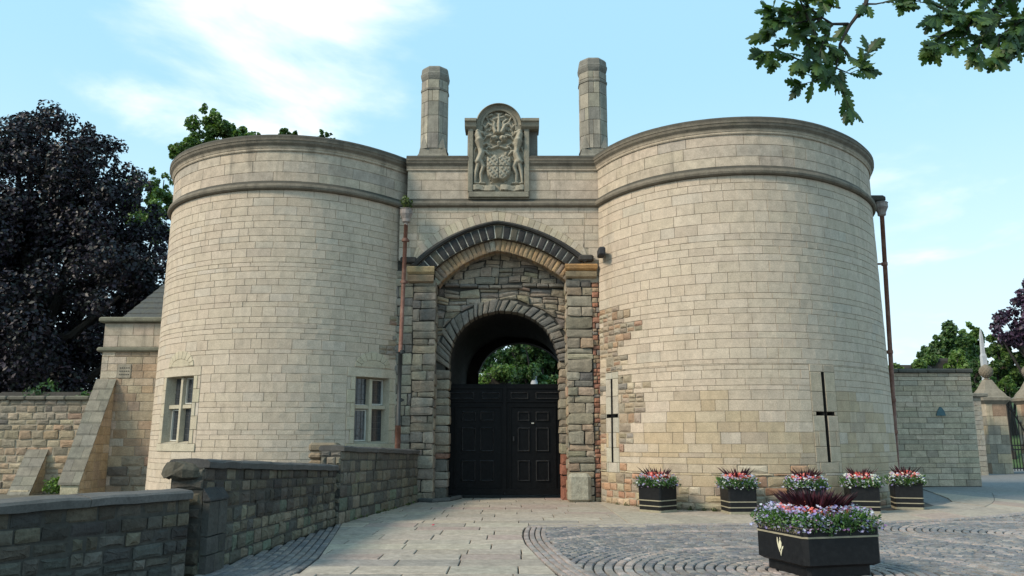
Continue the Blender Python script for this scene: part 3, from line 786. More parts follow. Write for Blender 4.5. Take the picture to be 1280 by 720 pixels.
for (xa, xb) in ((XL-.4, xl1-.03), (xr0+.03, XR+.3)):
    b.add([(xa, YW+.07, -.2), (xb, YW+.07, -.2), (xb, YW+.07, Z_FOOT+.2), (xa, YW+.07, Z_FOOT+.2)], [(0, 1, 2, 3)])
    xe = xb if xa < 0 else xa
    b.add([(xe, YW+.02, -.2), (xe, YT+.05, -.2), (xe, YT+.05, Z_FOOT+.2), (xe, YW+.02, Z_FOOT+.2)], [(0, 1, 2, 3)])
b.build('pier_core', M_MORTD, GW)
# reveal stones on the inner sides of the piers
for xe, sg, pal in ((xl1, 1, GREY), (xr0, -1, GREYR)):
    Mx = (lambda xe, sg: (lambda u, z, d: (xe+sg*d, YW+u, z)))(xe, sg)
    st = []
    def cb2(a, b_, z0, z1): st.append(stone([(a, z0), (b_, z0), (b_, z1), (a, z1)], Mx, jit(pick(pal), .15, .05), gap=.01, bev=.02, d=R.uniform(-.01, .02), rough=.01, bulge=.02))
    fill(0.02, YT-YW, courses(0, Z_FOOT-.45, .2, .38), .3, .5, [], cb2); emit(st, GW, M_RUB, name='pier_stone')
# imposts
for (pa, pb, py0, py1, cols) in ((512, 541, 334, 354, [(.33, .25, .14), (.27, .20, .13)]), (708, 744, 331, 348, [(.40, .22, .09), (.30, .23, .15)])):
    x0, zt_ = W(pa, py0); x1, zb_ = W(pb, py1); hh = (zt_-zb_)/2
    prof = [(.02, zb_), (.10, zb_+.04), (.13, zb_+hh*.8), (.09, zb_+hh)]
    prof2 = [(.10, zb_+hh+.005), (.17, zb_+hh*1.3), (.19, zt_-.04), (.14, zt_)]
    for pr, c in ((prof, cols[1]), (prof2, cols[0])):
        b = MB(); vs = []; k = len(pr)
        for (x, e) in ((x0, 0), (x1, 1)):
            for d, z in pr: vs.append((x+(d*.3 if e else -d*.3), YW-d, z))
            vs += [(x, YT, pr[-1][1]), (x, YT, pr[0][1])]
        k += 2
        fs = [(j, k+j, k+(j+1) % k, (j+1) % k) for j in range(k)]+[tuple(range(k-1, -1, -1)), tuple(range(k, 2*k))]
        b.add(vs, fs, jit(c, .1)); b.build('impost', M_RUB, GW)
b = MB(); x0, zt_ = W(721, 322); b.bbox((x0+.25, YW-.03, zt_-.03), (.42, .24, .18), .04, (.06, .055, .05)); b.build('hood_return', M_BLK, GW)
# parapet of the gate wall
st = []
ax0, ax1 = W(586, 220)[0], W(661, 220)[0]
def cp(a, b_, z0, z1): st.append(stone([(a, z0), (b_, z0), (b_, z1), (a, z1)], mw, jit(pick(PARA), .06, .02), gap=.004, bev=.006, d=R.uniform(-.001, .002)))
fill(XL, XR+.1, [8.33, 8.58, 8.89, 9.17], .8, 1.4, [(ax0, ax1, 8, 9.3)], cp)
emit(st, GW, M_PAR, name='parapet_stone')
for prof, nm in ((COR_PROF, 'cornice'), (STR_PROF, 'string_course')):
    for (xa, xb) in (((XL-.03, ax0), (ax1, XR+.1)) if nm == 'cornice' else ((XL-.03, XR+.1),)):
        b = MB(); vs = []; k = len(prof)
        for x in (xa, xb):
            for d, z in prof: vs.append((x, YW-d, z))
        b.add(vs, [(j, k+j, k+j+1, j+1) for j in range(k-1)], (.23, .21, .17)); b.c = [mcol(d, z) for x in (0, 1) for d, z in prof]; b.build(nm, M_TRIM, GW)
b = MB(); b.add([(XL-.5, YW+.45, 9.25), (XR+.5, YW+.45, 9.25), (XR+.5, 30, 9.25), (XL-.5, 30, 9.25)], [(0, 1, 2, 3)]); b.add([(XL-.5, YW+.48, 9.0), (XR+.5, YW+.48, 9.0), (XR+.5, YW+.48, 9.6), (XL-.5, YW+.48, 9.6)], [(3, 2, 1, 0)]); b.build('roof', M_LEAD, GW)

# ---- inner recessed wall with its arch
mt = MW(YT)
def wav(u, z): return .045*math.sin(2.1*u+1.3*z)+.03*math.sin(5.3*u-2.2*z+1)
mtw = lambda u, z, d: mt(u+.03*math.sin(4*z+u), z+wav(u, z), d)
def T(px, py): return W(px, py, YT)
B_in = arch(T(562, 462), T(622, 389), T(699, 452), .48, .48)
B_in = [T(561, 470)]+B_in[0:]+[T(699, 462)] if False else B_in
B_out = arch(T(541, 448), T(624, 375), T(722, 450), .50, .52)
jl, jr = T(562, 462)[0], T(699, 462)[0]
zl, zr = T(562, 462)[1], T(699, 452)[1]
st = []
XT0, XT1 = xl1-.05, xr0+.05
z_led = T(620, 358)[1]
def cbt(a, b_, z0, z1):
    cuts = [a]+[x for x in (B_out[14][0],) if a < x < b_]+[b_]
    for p, q in zip(cuts[:-1], cuts[1:]):
        pl = keep_above([(p, z0), (q, z0), (q, z1), (p, z1)], B_out, 0)
        if len(pl) >= 3 and abs(area(pl)) > .003:
            if q-p > .3 and z1-z0 > .2 and R.random() < .45 and len(pl) == 4:
                zm = z0+(z1-z0)*R.uniform(.35, .65); pls = [[(p, z0), (q, z0), (q, zm), (p, zm)], [(p, zm), (q, zm), (q, z1), (p, z1)]] if pl[0] == (p, z0) or pl[1] == (p, z0) or pl[-1] == (p, z0) else [pl]
            else: pls = [pl]
            for pl in pls: st.append(stone(pl, mtw, jit(pick(RUBBLE), .22, .06), gap=.007, bev=.03, d=R.uniform(-.03, .05), back=-.15, rough=.03, bulge=.03))
zb0 = min(B_out[0][1], B_out[-1][1])
fill(XT0, XT1, courses(zb0, z_led-.07, .17, .32), .28, .62, [], cbt)
fill(XT0, XT1, courses(z_led+.06, 7.3, .14, .27), .26, .58, [], cbt)
emit(st, GW, M_RUB, name='rubble_stone', rest='rubble_masonry')
st = []
x = XT0+.25
while x < XT1-.05:                                # broken projecting ledge
    l = R.uniform(.3, .65); l = min(l, XT1-.02-x); zz = z_led+R.uniform(-.02, .02)+.03*math.sin(x*2)
    st.append(stone([(x, zz-.06), (x+l, zz-.06+R.uniform(-.01, .01)), (x+l, zz+.05), (x, zz+.06)], mt, jit((.20, .18, .155), .15), gap=.006, bev=.02, d=.12+R.uniform(-.03, .02), rough=.01, bulge=.02, edge=.03)); x += l
emit(st, GW, M_RUB, name='ledge_stone')
# voussoirs of the inner arch
n = 33; I, O = res(B_in, 660), res(B_out, 660); cutp = [0]
while cutp[-1] < 660: cutp.append(min(660, cutp[-1]+int(20*R.uniform(.6, 1.5))))
if cutp[-1]-cutp[-2] < 9: cutp.pop(-2)
I = [I[c] for c in cutp]; O = [O[c] for c in cutp]; n = len(cutp)-1
for i in range(n):
    k = R.uniform(-.22, .12)
    o0 = (O[i][0]+(O[i][0]-I[i][0])*k, O[i][1]+(O[i][1]-I[i][1])*k); o1 = (O[i+1][0]+(O[i+1][0]-I[i+1][0])*k, O[i+1][1]+(O[i+1][1]-I[i+1][1])*k)
    s = stone([I[i], o0, o1, I[i+1]], mt, jit(pick([(3, (.19, .175, .15)), (2, (.15, .14, .125)), (1, (.24, .21, .17))]), .15), gap=.01, bev=.02, d=.03+R.uniform(-.02, .02), back=-.5, rough=.012, bulge=.015)
    if s: b = MB(); b.add(s.v, s.f, s.col); b.build('arch_stone', M_RUB, GW)
# jambs of the inner arch: blocks that turn into the passage
for (a, b_, zt_, pal, sg) in ((XT0, jl, zl, GREY, 1), (jr, XT1, zr, GREYR, -1)):
    zs = courses(-.02, min(zt_, zb0) if sg > 0 else zt_, .16, .38)
    for z0, z1 in zip(zs[:-1], zs[1:]):
        j = R.uniform(-.03, .03)
        p, q = (a, b_+j) if sg > 0 else (a+j, b_)
        c = jit(pick(pal), .18, .06)
        if sg < 0 and z0 < 1.35 and z1 < 1.5: c = jit((.29, .12, .08), .15)
        s = stone([(p, z0), (q, z0), (q, z1), (p, z1)], mt, c, gap=.008, bev=.024, d=R.uniform(-.02, .04), back=-.6, rough=.02, bulge=.015)
        b = MB(); b.add(s.v, s.f, s.col); b.build('jamb_stone', M_RUB, GW)
# worn pale block at the foot of the right pier
p = P(724, 600, YW-.12); b = MB(); b.bbox((p.x, YW-.10, .36), (.62, .3, .76), .09, (.36, .34, .27)); b.build('corner_stone', M_RUB, GW)
# core of the recessed wall
b = MB(); n = 50
for i in range(n):
    xa = XT0-.1+(XT1-XT0+.2)*i/n; xb = XT0-.1+(XT1-XT0+.2)*(i+1)/n
    Bm = [((p[0]+q[0])/2, (p[1]+q[1])/2) for p, q in zip(B_in, B_out)]
    za = zat(Bm, xa) if jl-.05 < xa < jr+.05 else -.2; zc_ = zat(Bm, xb) if jl-.05 < xb < jr+.05 else -.2
    if za is None: za = -.2
    if zc_ is None: zc_ = -.2
    if za < 0 or zc_ < 0:
        if za > 0 or zc_ > 0: za = zc_ = max(za, zc_)
    b.add([mt(xa, za, -.03), mt(xb, zc_, -.03), mt(xb, 7.6, -.03), mt(xa, 7.6, -.03)], [(0, 1, 2, 3)])
b.build('recess_core', M_MORTD, GW)
# passage: barrel vault skewed slightly to the right, back arch
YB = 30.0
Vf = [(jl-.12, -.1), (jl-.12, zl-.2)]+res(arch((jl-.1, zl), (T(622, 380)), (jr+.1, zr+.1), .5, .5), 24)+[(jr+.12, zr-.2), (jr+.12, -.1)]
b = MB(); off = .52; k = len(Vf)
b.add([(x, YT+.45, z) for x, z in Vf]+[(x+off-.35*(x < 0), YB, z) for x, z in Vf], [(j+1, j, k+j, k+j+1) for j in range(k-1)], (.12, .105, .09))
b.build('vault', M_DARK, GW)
# back wall of the passage with its own lower arch
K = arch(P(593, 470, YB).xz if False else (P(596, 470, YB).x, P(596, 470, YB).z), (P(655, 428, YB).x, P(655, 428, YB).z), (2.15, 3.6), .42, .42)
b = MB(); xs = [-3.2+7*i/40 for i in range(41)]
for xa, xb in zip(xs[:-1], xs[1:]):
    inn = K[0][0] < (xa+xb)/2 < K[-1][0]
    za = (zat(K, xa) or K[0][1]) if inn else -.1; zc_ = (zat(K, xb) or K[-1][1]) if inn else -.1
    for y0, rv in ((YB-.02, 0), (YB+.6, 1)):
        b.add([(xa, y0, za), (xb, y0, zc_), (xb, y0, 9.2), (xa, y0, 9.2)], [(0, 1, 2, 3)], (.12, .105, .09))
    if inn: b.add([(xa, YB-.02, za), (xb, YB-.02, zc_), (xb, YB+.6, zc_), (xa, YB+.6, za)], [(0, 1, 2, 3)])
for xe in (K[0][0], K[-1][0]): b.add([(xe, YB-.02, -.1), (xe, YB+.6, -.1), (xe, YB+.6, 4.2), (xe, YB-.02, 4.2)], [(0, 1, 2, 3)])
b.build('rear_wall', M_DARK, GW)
st = []
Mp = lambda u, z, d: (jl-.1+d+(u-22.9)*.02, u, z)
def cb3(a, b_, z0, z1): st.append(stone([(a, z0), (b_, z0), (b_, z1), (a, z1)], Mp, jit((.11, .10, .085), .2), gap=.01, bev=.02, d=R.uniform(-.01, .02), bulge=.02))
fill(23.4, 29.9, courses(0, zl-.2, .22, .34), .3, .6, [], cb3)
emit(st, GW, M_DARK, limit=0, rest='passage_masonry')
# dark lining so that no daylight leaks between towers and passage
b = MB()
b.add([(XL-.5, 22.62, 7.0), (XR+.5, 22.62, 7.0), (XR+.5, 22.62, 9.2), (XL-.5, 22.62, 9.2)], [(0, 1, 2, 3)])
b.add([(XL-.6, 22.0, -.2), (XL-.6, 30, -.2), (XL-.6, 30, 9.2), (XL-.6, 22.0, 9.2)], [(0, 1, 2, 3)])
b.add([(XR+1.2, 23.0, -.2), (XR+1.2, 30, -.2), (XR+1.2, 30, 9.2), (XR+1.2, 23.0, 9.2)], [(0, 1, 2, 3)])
b.build('light_block_lining', M_DARK, GW)

# ---- chimneys
def chimney(px0, px1, pyt, Y=23.1):
    pm = (px0+px1)/2; top = P(pm, pyt, Y); x = top.x; r = (P(px1, pyt+60, Y).x-P(px0, pyt+60, Y).x)/2*1.02; ht = top.z
    ch = link('chimney', None, GW); ch['_w'] = list(GW['_w'])
    a0 = PI/8
    b = MB(); zb_ = 9.2
    b.lathe([(r*1.55, zb_), (r*1.55, zb_+.72), (r*1.42, zb_+.80), (r*1.30, zb_+.98)], 4, (x, Y, 0), (.24, .22, .18), PI/4); b.build('chimney_base', M_TRIM, ch)
    st = []
    zz = [zb_+.98]
    while zz[-1] < ht-.75: zz.append(min(zz[-1]+R.uniform(.38, .55), ht-.45) if ht-.75-zz[-1] > .3 else ht-.45)
    z0s = zz+([] if abs(zz[-1]-(ht-.45)) < .01 else [ht-.45])
    c = MB(); c.lathe([(r*.99, zb_+.5), (r*.97, ht-.1)], 8, (x, Y, 0), (.2, .18, .15), a0); c.build('chimney_core', M_MORTD, ch)
    for z0, z1 in zip(z0s[:-1], z0s[1:]):
        for i in range(8):
            a, b2 = a0+2*PI*i/8, a0+2*PI*(i+1)/8
            rr = r*1.0
            Pa, Pb = Vector((math.cos(a)*rr, math.sin(a)*rr, 0)), Vector((math.cos(b2)*rr, math.sin(b2)*rr, 0)); n_ = ((Pa+Pb)/2).normalized(); L_ = (Pb-Pa).length
            Mc = lambda u, z, d, Pa=Pa, Pb=Pb, n_=n_, L_=L_: tuple(Vector((x, Y, z))+Pa.lerp(Pb, u/L_)+n_*(d+.02))
            if n_.y > .5: continue
            cuts = [0, L_] if R.random() < .6 else [0, L_*R.uniform(.35, .65), L_]
            for p, q in zip(cuts[:-1], cuts[1:]):
                s = stone([(p, z0), (q, z0), (q, z1), (p, z1)], Mc, jit(pick([(2, (.33, .30, .24)), (2, (.27, .25, .21)), (1, (.38, .34, .27))]), .1), gap=.004, bev=.006, d=0)
                if s: bb = MB(); bb.add(s.v, s.f, s.col); bb.build('chimney_stone', M_PAR, ch)
    b = MB()
    for i in range(4):                                 # broaches between square base and octagonal shaft
        a = PI/4+i*PI/2; cx, cy = math.cos(a), math.sin(a); rr = r*1.28
        b.add([(x+cx*rr*.98, Y+cy*rr*.98, zb_+.97), (x+math.cos(a+.42)*r*1.12, Y+math.sin(a+.42)*r*1.12, zb_+.97), (x+cx*r*.98, Y+cy*r*.98, zb_+1.45), (x+math.cos(a-.42)*r*1.12, Y+math.sin(a-.42)*r*1.12, zb_+.97)], [(0, 1, 2), (3, 0, 2)], (.26, .24, .2))
    b.build('broach', M_TRIM, ch)
    b = MB(); b.lathe([(r*1.0, ht-.80), (r*1.10, ht-.78), (r*1.10, ht-.72), (r*1.03, ht-.70), (r*1.02, ht-.70)], 8, (x, Y, 0), (.2, .185, .155), a0); b.build('neck_moulding', M_TRIM, ch)
    b = MB(); b.lathe([(r*.98, ht-.46), (r*1.05, ht-.40), (r*1.11, ht-.32), (r*1.13, ht-.24), (r*1.08, ht-.2), (r*1.05, ht-.06), (r*.95, ht), (r*.7, ht-.01), (r*.65, ht-.3)], 8, (x, Y, 0), (.2, .19, .165), a0); b.build('chimney_cap', M_TRIM, ch)
chimney(528, 561, 89); chimney(723, 757, 79)

# ---- heraldic panel
YP = YW-.12
AR = link('heraldic_panel', None, GW); AR['_w'] = list(GW['_w'])
def V(px, py): p = P(px, py, YP); return (p.x, p.z)
fx0, zb_ = V(584.5, 252); fx1, _ = V(662, 252); ix0, iz0 = V(591, 240); ix1, _ = V(655.5, 240)
_, zs_ = V(600, 161); _, zs_top = V(600, 152)
cx_ = (ix0+ix1)/2; cz_ = V(628, 157)[1]; ro = (V(628, 130)[1]-cz_); ri = ro*.70
c_tr = (.25, .23, .18)
def frame_box(x0, x1, z0, z1, y0, y1, name, col=c_tr, bv=.015):
    b = MB(); b.bbox(((x0+x1)/2, (y0+y1)/2, (z0+z1)/2), (x1-x0, y1-y0, z1-z0), bv, col); return b.build(name, M_TRIM, AR)
frame_box(fx0, fx1, 8.30, iz0-.16, YW-.10, YW+.3, 'panel_base'); frame_box(fx0+.02, fx1-.02, iz0-.16, iz0, YW-.17, YW+.3, 'panel_sill')
frame_box(fx0, ix0, iz0, zs_, YW-.15, YW+.3, 'panel_pilaster'); frame_box(ix1, fx1, iz0, zs_, YW-.15, YW+.3, 'panel_pilaster')
frame_box(ix1+.0, fx1+.24, 9.4, zs_-.0, YW+.05, YW+.55, 'shoulder_block', (.16, .15, .13)); frame_box(fx0-.03, ix0+.3, 9.4, zs_, YW+.05, YW+.55, 'shoulder_block', (.22, .2, .17))
for (a, b_) in ((fx0-.10, cx_-ro*.97), (cx_+ro*.97, fx1+.28)):
    b = MB(); pr = [(.0, zs_-.02), (.08, zs_+.03), (.12, zs_+.14), (.17, zs_+.17), (.17, zs_+.25), (.05, zs_+.30), (-.5, zs_+.30), (-.5, zs_-.02)]; k = len(pr)
    b.add([(a if a < cx_ else a, YW-.15-d, z) for d, z in pr]+[(b_, YW-.15-d, z) for d, z in pr], [(j, k+j, k+(j+1) % k, (j+1) % k) for j in range(k)]+[tuple(range(k-1, -1, -1)), tuple(range(k, 2*k))], c_tr)
    b.build('panel_cornice', M_TRIM, AR)
b = MB(); N = 28; vs = []; fs = []                          # arched moulding
pr = [(ri, -.25), (ri, .13), (ri+.05, .15), (ri+.07, .11), (ri+.15, .14), (ri+.19, .20), (ro-.03, .24), (ro, .20), (ro, -.6)]
pr = [(r_, d) for r_, d in pr]; k = len(pr)
for i in range(N+1):
    a = PI*(1.0-1.0*i/N)
    for r_, d in pr: vs.append((cx_+r_*math.cos(a), YW-d, cz_+r_*math.sin(a)))
for i in range(N):
    for j in range(k-1): fs.append((i*k+j, (i+1)*k+j, (i+1)*k+j+1, i*k+j+1))
b.add(vs, fs, c_tr); b.build('panel_arch', M_TRIM, AR)
b = MB()
for sg in (-1, 1):
    xa, xb = sorted((cx_+sg*ri, (ix0 if sg < 0 else ix1)+sg*.02)); b.bbox(((xa+xb)/2, YW+.05, (zs_+cz_)/2+.0), (xb-xa, .36, abs(cz_-zs_)+.10), .01, c_tr)
b.build('panel_lintel', M_TRIM, AR)
def relief():
    """carved relief: supporters, helms, crest, mantling and shield as a height field"""
    nx, nz = 130, 200; x0, x1 = ix0-.02, ix1+.02; z0, z1 = iz0, cz_+ri
    X, Z = np.meshgrid(np.linspace(0, 1, nx), np.linspace(0, 1, nz)); asp = (z1-z0)/(x1-x0); Zs = Z*asp
    H = np.zeros_like(X)
    def cap(ax, az, bx, bz, r0, r1=None, h=1.0):
        nonlocal H
        r1 = r0 if r1 is None else r1; az *= asp; bz *= asp
        dx, dz = bx-ax, bz-az; t = np.clip(((X-ax)*dx+(Zs-az)*dz)/(dx*dx+dz*dz+1e-9), 0, 1)
        r = r0+(r1-r0)*t; d = np.hypot(X-ax-dx*t, Zs-az-dz*t)
        H = np.maximum(H, h*np.sqrt(np.clip(1-(d/r)**2, 0, 1))*r*1.5)
    def line(pts, r0, r1=None, h=1.0):
        r1 = r1 or r0; n = len(pts)-1
        for i in range(n): cap(*pts[i], *pts[i+1], r0+(r1-r0)*i/n, r0+(r1-r0)*(i+1)/n, h)
    for s in (0, 1):                                   # supporters, rearing beasts facing the shield
        f = (lambda x: x) if s == 0 else (lambda x: 1-x)
        line([(f(.11), .37), (f(.17), .47), (f(.15), .54)], .07, .055); cap(f(.15), .54, f(.13), .62, .06, .09)   # trunk
        cap(f(.14), .62, f(.10), .70, .075, .07)                              # chest/neck
        cap(f(.10), .735, f(.17), .725, .062, .045)                           # head
        for k in range(7): a = 2*PI*k/7; cap(f(.11+.05*math.cos(a)), .715+.03*math.sin(a), f(.11+.095*math.cos(a)), .715+.055*math.sin(a), .026, .016)   # mane
        line([(f(.15), .56), (f(.25), .60), (f(.33), .575)], .04, .025)       # foreleg high
        line([(f(.15), .50), (f(.25), .50), (f(.30), .465)], .04, .025)       # foreleg low
        line([(f(.14), .38), (f(.21), .31), (f(.16), .22), (f(.17), .13)], .062, .03)   # hind leg
        line([(f(.12), .36), (f(.07), .25), (f(.05), .13)], .055, .03)
        cap(f(.15), .12, f(.24), .115, .03, .025); cap(f(.04), .12, f(.11), .115, .03, .022)
        line([(f(.10), .34), (f(.03), .38), (f(.025), .50), (f(.06), .54)], .018, .028)  # tail
        line([(f(.42), .80), (f(.30), .84), (f(.24), .79), (f(.19), .83)], .035, .028)   # mantling
        line([(f(.36), .70), (f(.27), .69), (f(.22), .65)], .035, .02)
        line([(f(.30), .88), (f(.25), .93), (f(.36), .955)], .02, .03)
        cap(f(.40), .655, f(.43), .665, .068, .062, .8); cap(f(.36), .625, f(.46), .62, .022, .022)    # helm
        for k in range(4): cap(f(.35+.028*k), .645, f(.352+.028*k), .668, .009, .009, 7)
        line([(f(.46), .56), (f(.36), .535), (f(.30), .56), (f(.26), .53)], .032, .022)
        line([(f(.40), .78), (f(.42), .86), (f(.34), .90)], .032, .022)
    line([(.5, .74), (.5, .96)], .045, .03); cap(.40, .90, .60, .93, .03); line([(.5, .95), (.43, .985)], .03, .015); line([(.5, .95), (.58, .985)], .03, .015)
    line([(.56, .74), (.62, .82), (.70, .86)], .05, .03); line([(.44, .74), (.38, .82)], .045, .03)
    cap(.5, .60, .5, .57, .05, .03)
    rq = np.random.RandomState(4)
    for _ in range(34):                                # curling leaves of the mantling
        a, r_ = rq.uniform(0, PI), rq.uniform(.16, .36); x_ = .5+r_*math.cos(a); z_ = .72+.6*r_*math.sin(a); a2 = a+rq.uniform(.5, 1.5)
        for f in (lambda q: q, lambda q: 1-q): line([(f(x_), z_), (f(x_+.05*math.cos(a2)), z_+.035*math.sin(a2)), (f(x_+.08*math.cos(a2+1)), z_+.05*math.sin(a2+1))], .020, .009)
    for _ in range(16):
        x_, z_ = rq.uniform(.2, .42), rq.uniform(.12, .56); a2 = rq.uniform(0, PI)
        for f in (lambda q: q, lambda q: 1-q): cap(f(x_), z_, f(x_+.04*math.cos(a2)), z_+.03*math.sin(a2), .014, .008)
    # shield
    sx = (X-.5)/.245; sz = (Z-.29)/.155
    edge = 1-np.maximum(np.abs(sx)**3+0*sz, 0)-np.where(sz < 0, np.abs(sz)**2.2*(.9+.1*np.cos(sx*9)), np.clip(sz-.75+.12*np.cos(sx*10), 0, 1)*6)
    S = np.clip(edge*3, 0, 1)*.075+np.clip(edge*1.2, 0, 1)*.02
    q = (np.abs(((X-.5)*16) % 1-.5) < .12).astype(float)*.002+(np.abs((Z*46) % 1-.5) < .14)*.002
    S = np.where((edge > .12) & ((np.abs(X-.5) < .007) | (np.abs(Z-.30) < .004)), S-.02, S); S = np.where((edge > .2) & (((X*22).astype(int)+(Z*34).astype(int)) % 3 == 0), S+.012, S); H = np.maximum(H, S)
    # ribbons either side at the foot
    for a, b2 in ((.02, .44), (.53, .98)):
        m = (X > a) & (X < b2) & (Z > .02+.006*np.sin(X*14)) & (Z < .085+.006*np.sin(X*14)); H = np.where(m, np.maximum(H, .055+.01*np.sin(X*22)), H)
    # arched top: outside the arch the ground fades
    wx = x0+(x1-x0)*X; wz = z0+(z1-z0)*Z
    sc = (x1-x0)
    H = H+.0012*np.sin(X*61+Z*33)*np.sin(Z*83)*(H > .01)
    inside = (wz < zs_) | ((np.hypot(wx-cx_, np.maximum(wz-cz_, 0)) < ri*1.02))
    H = np.where(inside, H, 0)
    b = MB(); Hf = (H*sc*1.6).ravel(); wxf, wzf = wx.ravel(), wz.ravel(); ins = inside
    vs = [(float(a), YW-.0-float(h), float(c)) for a, h, c in zip(wxf, Hf, wzf)]
    fs = []
    for j in range(nz-1):
        for i in range(nx-1):
            if ins[j, i] and ins[j, i+1] and ins[j+1, i] and ins[j+1, i+1]: fs.append((j*nx+i, j*nx+i+1, (j+1)*nx+i+1, (j+1)*nx+i))
    b.v = vs; b.f = fs; b.c = [(.33, .30, .235)]*len(vs)
    b.build('heraldic_carving', stone_mat('carved_stone', bump=.2, stain=.35, stain_col=(.12, .115, .09)), AR, smooth=True)
relief()
def text(body, size, M4, name, mat, parent, ext=.004):
    cu = bpy.data.curves.new(name, 'FONT'); cu.body = body; cu.size = size; cu.extrude = ext; cu.align_x = 'CENTER'; cu.align_y = 'CENTER'
    o = bpy.data.objects.new('tmp', cu); COL.objects.link(o); dg = bpy.context.evaluated_depsgraph_get()
    me = bpy.data.meshes.new_from_object(o.evaluated_get(dg)); bpy.data.objects.remove(o)
    me.transform(M4); me.materials.clear(); me.materials.append(mat); me.name = name
    a = me.color_attributes.new('Col', 'FLOAT_COLOR', 'POINT'); a.data.foreach_set('color', np.tile(np.array([.12, .11, .09, 1], np.float32), len(me.vertices)))
    return link(name, me, parent)
wpx = ix1-ix0
for body, fx in (('LOYAULTE', .23), ("N'A HONTE", .755)):
    text(body, .10, Matrix.Translation((ix0+wpx*fx, YW-.105, iz0+(cz_+ri-iz0)*.052)) @ Matrix.Rotation(PI/2, 4, 'X'), 'motto_lettering', M_TRIM, AR, .006)

# ------------------------------------------------------------------ gate doors
YD = 23.2
dz1 = P(630, 480, YD).z; dx0 = P(561, 560, YD).x-.16; dx1 = P(699, 560, YD).x+.16; dxm = P(630.5, 560, YD).x
def leaf(x0, x1, label, side):
    t = thing('gate_leaf', label, 'gate', ((x0+x1)/2, YD, 0), world=True, group='black gate leaves')
    w = x1-x0; Ht = dz1-.09
    b = MB(); b.bbox(((x0+x1)/2, YD+.04, .09+Ht/2), (w-.012, .07, Ht), .006); b.build('leaf_board', M_DOOR, t)
    def raised(a, c, z0, z1, name='panel', h=.04):
        b = MB(); xx0, xx1 = x0+a*w, x0+c*w; y = YD+.004
        e = .035
        o = [(xx0, z0), (xx1, z0), (xx1, z1), (xx0, z1)]; i1 = inset(o, e*.5); i2 = inset(o, e)
        vs = [(x, y, z) for x, z in o]+[(x, y-h, z) for x, z in i1]+[(x, y-.004, z) for x, z in i2]
        fs = [(k*4+j, k*4+(j+1) % 4, k*4+4+(j+1) % 4, k*4+4+j) for k in (0, 1) for j in range(4)]
        b.add(vs, fs); b.build('panel_moulding', M_DOORM, t); b = MB(); b.add(vs[8:], [(0, 1, 2, 3)]); b.build(name, M_DOOR, t)
    def rail(a, c, z0, z1, name, h=.03):
        b = MB(); b.bbox((x0+(a+c)/2*w, YD-.008, (z0+z1)/2), ((c-a)*w, h, z1-z0), .006); b.build(name, M_DOOR, t)
    zz = lambda f: .09+Ht*f
    # f = heights as fractions from the foot
    if side < 0: cols = (.30, .53, .60, .83); top = ((.06, .50), (.62, .93)); wick = (.18, .98)
    else: cols = (.22, .42, .52, .74); top = ((.10, .40), (.52, .96)); wick = (.08, .86)
    for a, c in top: raised(a, c, zz(.86), zz(.925))
    for a, c in ((cols[0], cols[1]), (cols[2], cols[3])):
        raised(a, c, zz(.66), zz(.745)); raised(a, c, zz(.385), zz(.60)); raised(a, c, zz(.12), zz(.305))
    rail(.0, 1.0, zz(.83), zz(.845), 'rail'); rail(0, 1, zz(.955), zz(.985), 'top_rail')
    rail(wick[0], wick[0]+.03, zz(.04), zz(.79), 'stile'); rail(wick[1]-.03, wick[1], zz(.04), zz(.79), 'stile'); rail(wick[0], wick[1], zz(.785), zz(.80), 'rail')
    rail(.0, 1, zz(0), zz(.055), 'kick_board', .045)
    if side > 0:
        rail(-.03, .035, zz(.03), zz(.99), 'meeting_stile', .05)
        b = MB(); b.bbox((x0+.15*w, YD-.04, zz(.50)), (.05, .04, .14), .01); b.build('lock', M_IRON, t)
        b = MB(); b.bbox((x0+.47*w, YD-.03, zz(.64)), (.08, .02, .03), .005); b.build('letter_plate', M_FRAME, t)
    b = MB()
    for f in (.15, .55, .9):
        b.bbox((x0+.03*w if side < 0 else x1-.03*w, YD-.02, zz(f)), (.10, .05, .12), .01)
    b.build('hinge', M_IRON, t)
    return t
leaf(dx0, dxm-.004, 'left leaf of the black panelled gate in the archway', -1)
leaf(dxm+.004, dx1, 'right leaf of the black panelled gate with lock and letter plate', 1)

# ------------------------------------------------------------------ ground, paving, setts
b = MB(); n = 40
b.add([(-400, -200, -.06), (400, -200, -.06), (400, 800, -.06), (-400, 800, -.06)], [(0, 1, 2, 3)], (.15, .14, .115)); b.build('ground', M_ASPH, None, kind='structure')
kerb_px = [(697, 719), (683, 706), (667, 690), (657, 680), (653.5, 671), (653.7, 663), (659, 656.5)]
kl = [G(*p) for p in kerb_px]; kl = [Vector((.95, 8.6, 0)), Vector((1.4, 7.2, 0)), Vector((2.0, 6, 0))][::-1]+kl
BX = [(p.x, p.y) for p in kl]
top_l = [(kl[-1].x, kl[-1].y), (1.2, 16.15), (3.5, 16.2), (6.0, 16.35), (8.5, 16.9), (10.5, 17.9), (13.5, 20.2), (17, 24)]
SETT_POLY = BX+top_l[1:]+[(22, 24), (22, 4)]
def inside(x, y, poly):
    c = False; n = len(poly)
    for i in range(n):
        x0, y0 = poly[i-1]; x1, y1 = poly[i]
        if (y0 > y) != (y1 > y) and x < (x1-x0)*(y-y0)/(y1-y0)+x0: c = not c
    return c
def dist_line(x, y, pl):
    best = 1e9
    for a, b_ in zip(pl[:-1], pl[1:]):
        dx, dy = b_[0]-a[0], b_[1]-a[1]; t = max(0, min(1, ((x-a[0])*dx+(y-a[1])*dy)/(dx*dx+dy*dy))); best = min(best, math.hypot(x-a[0]-dx*t, y-a[1]-dy*t))
    return best
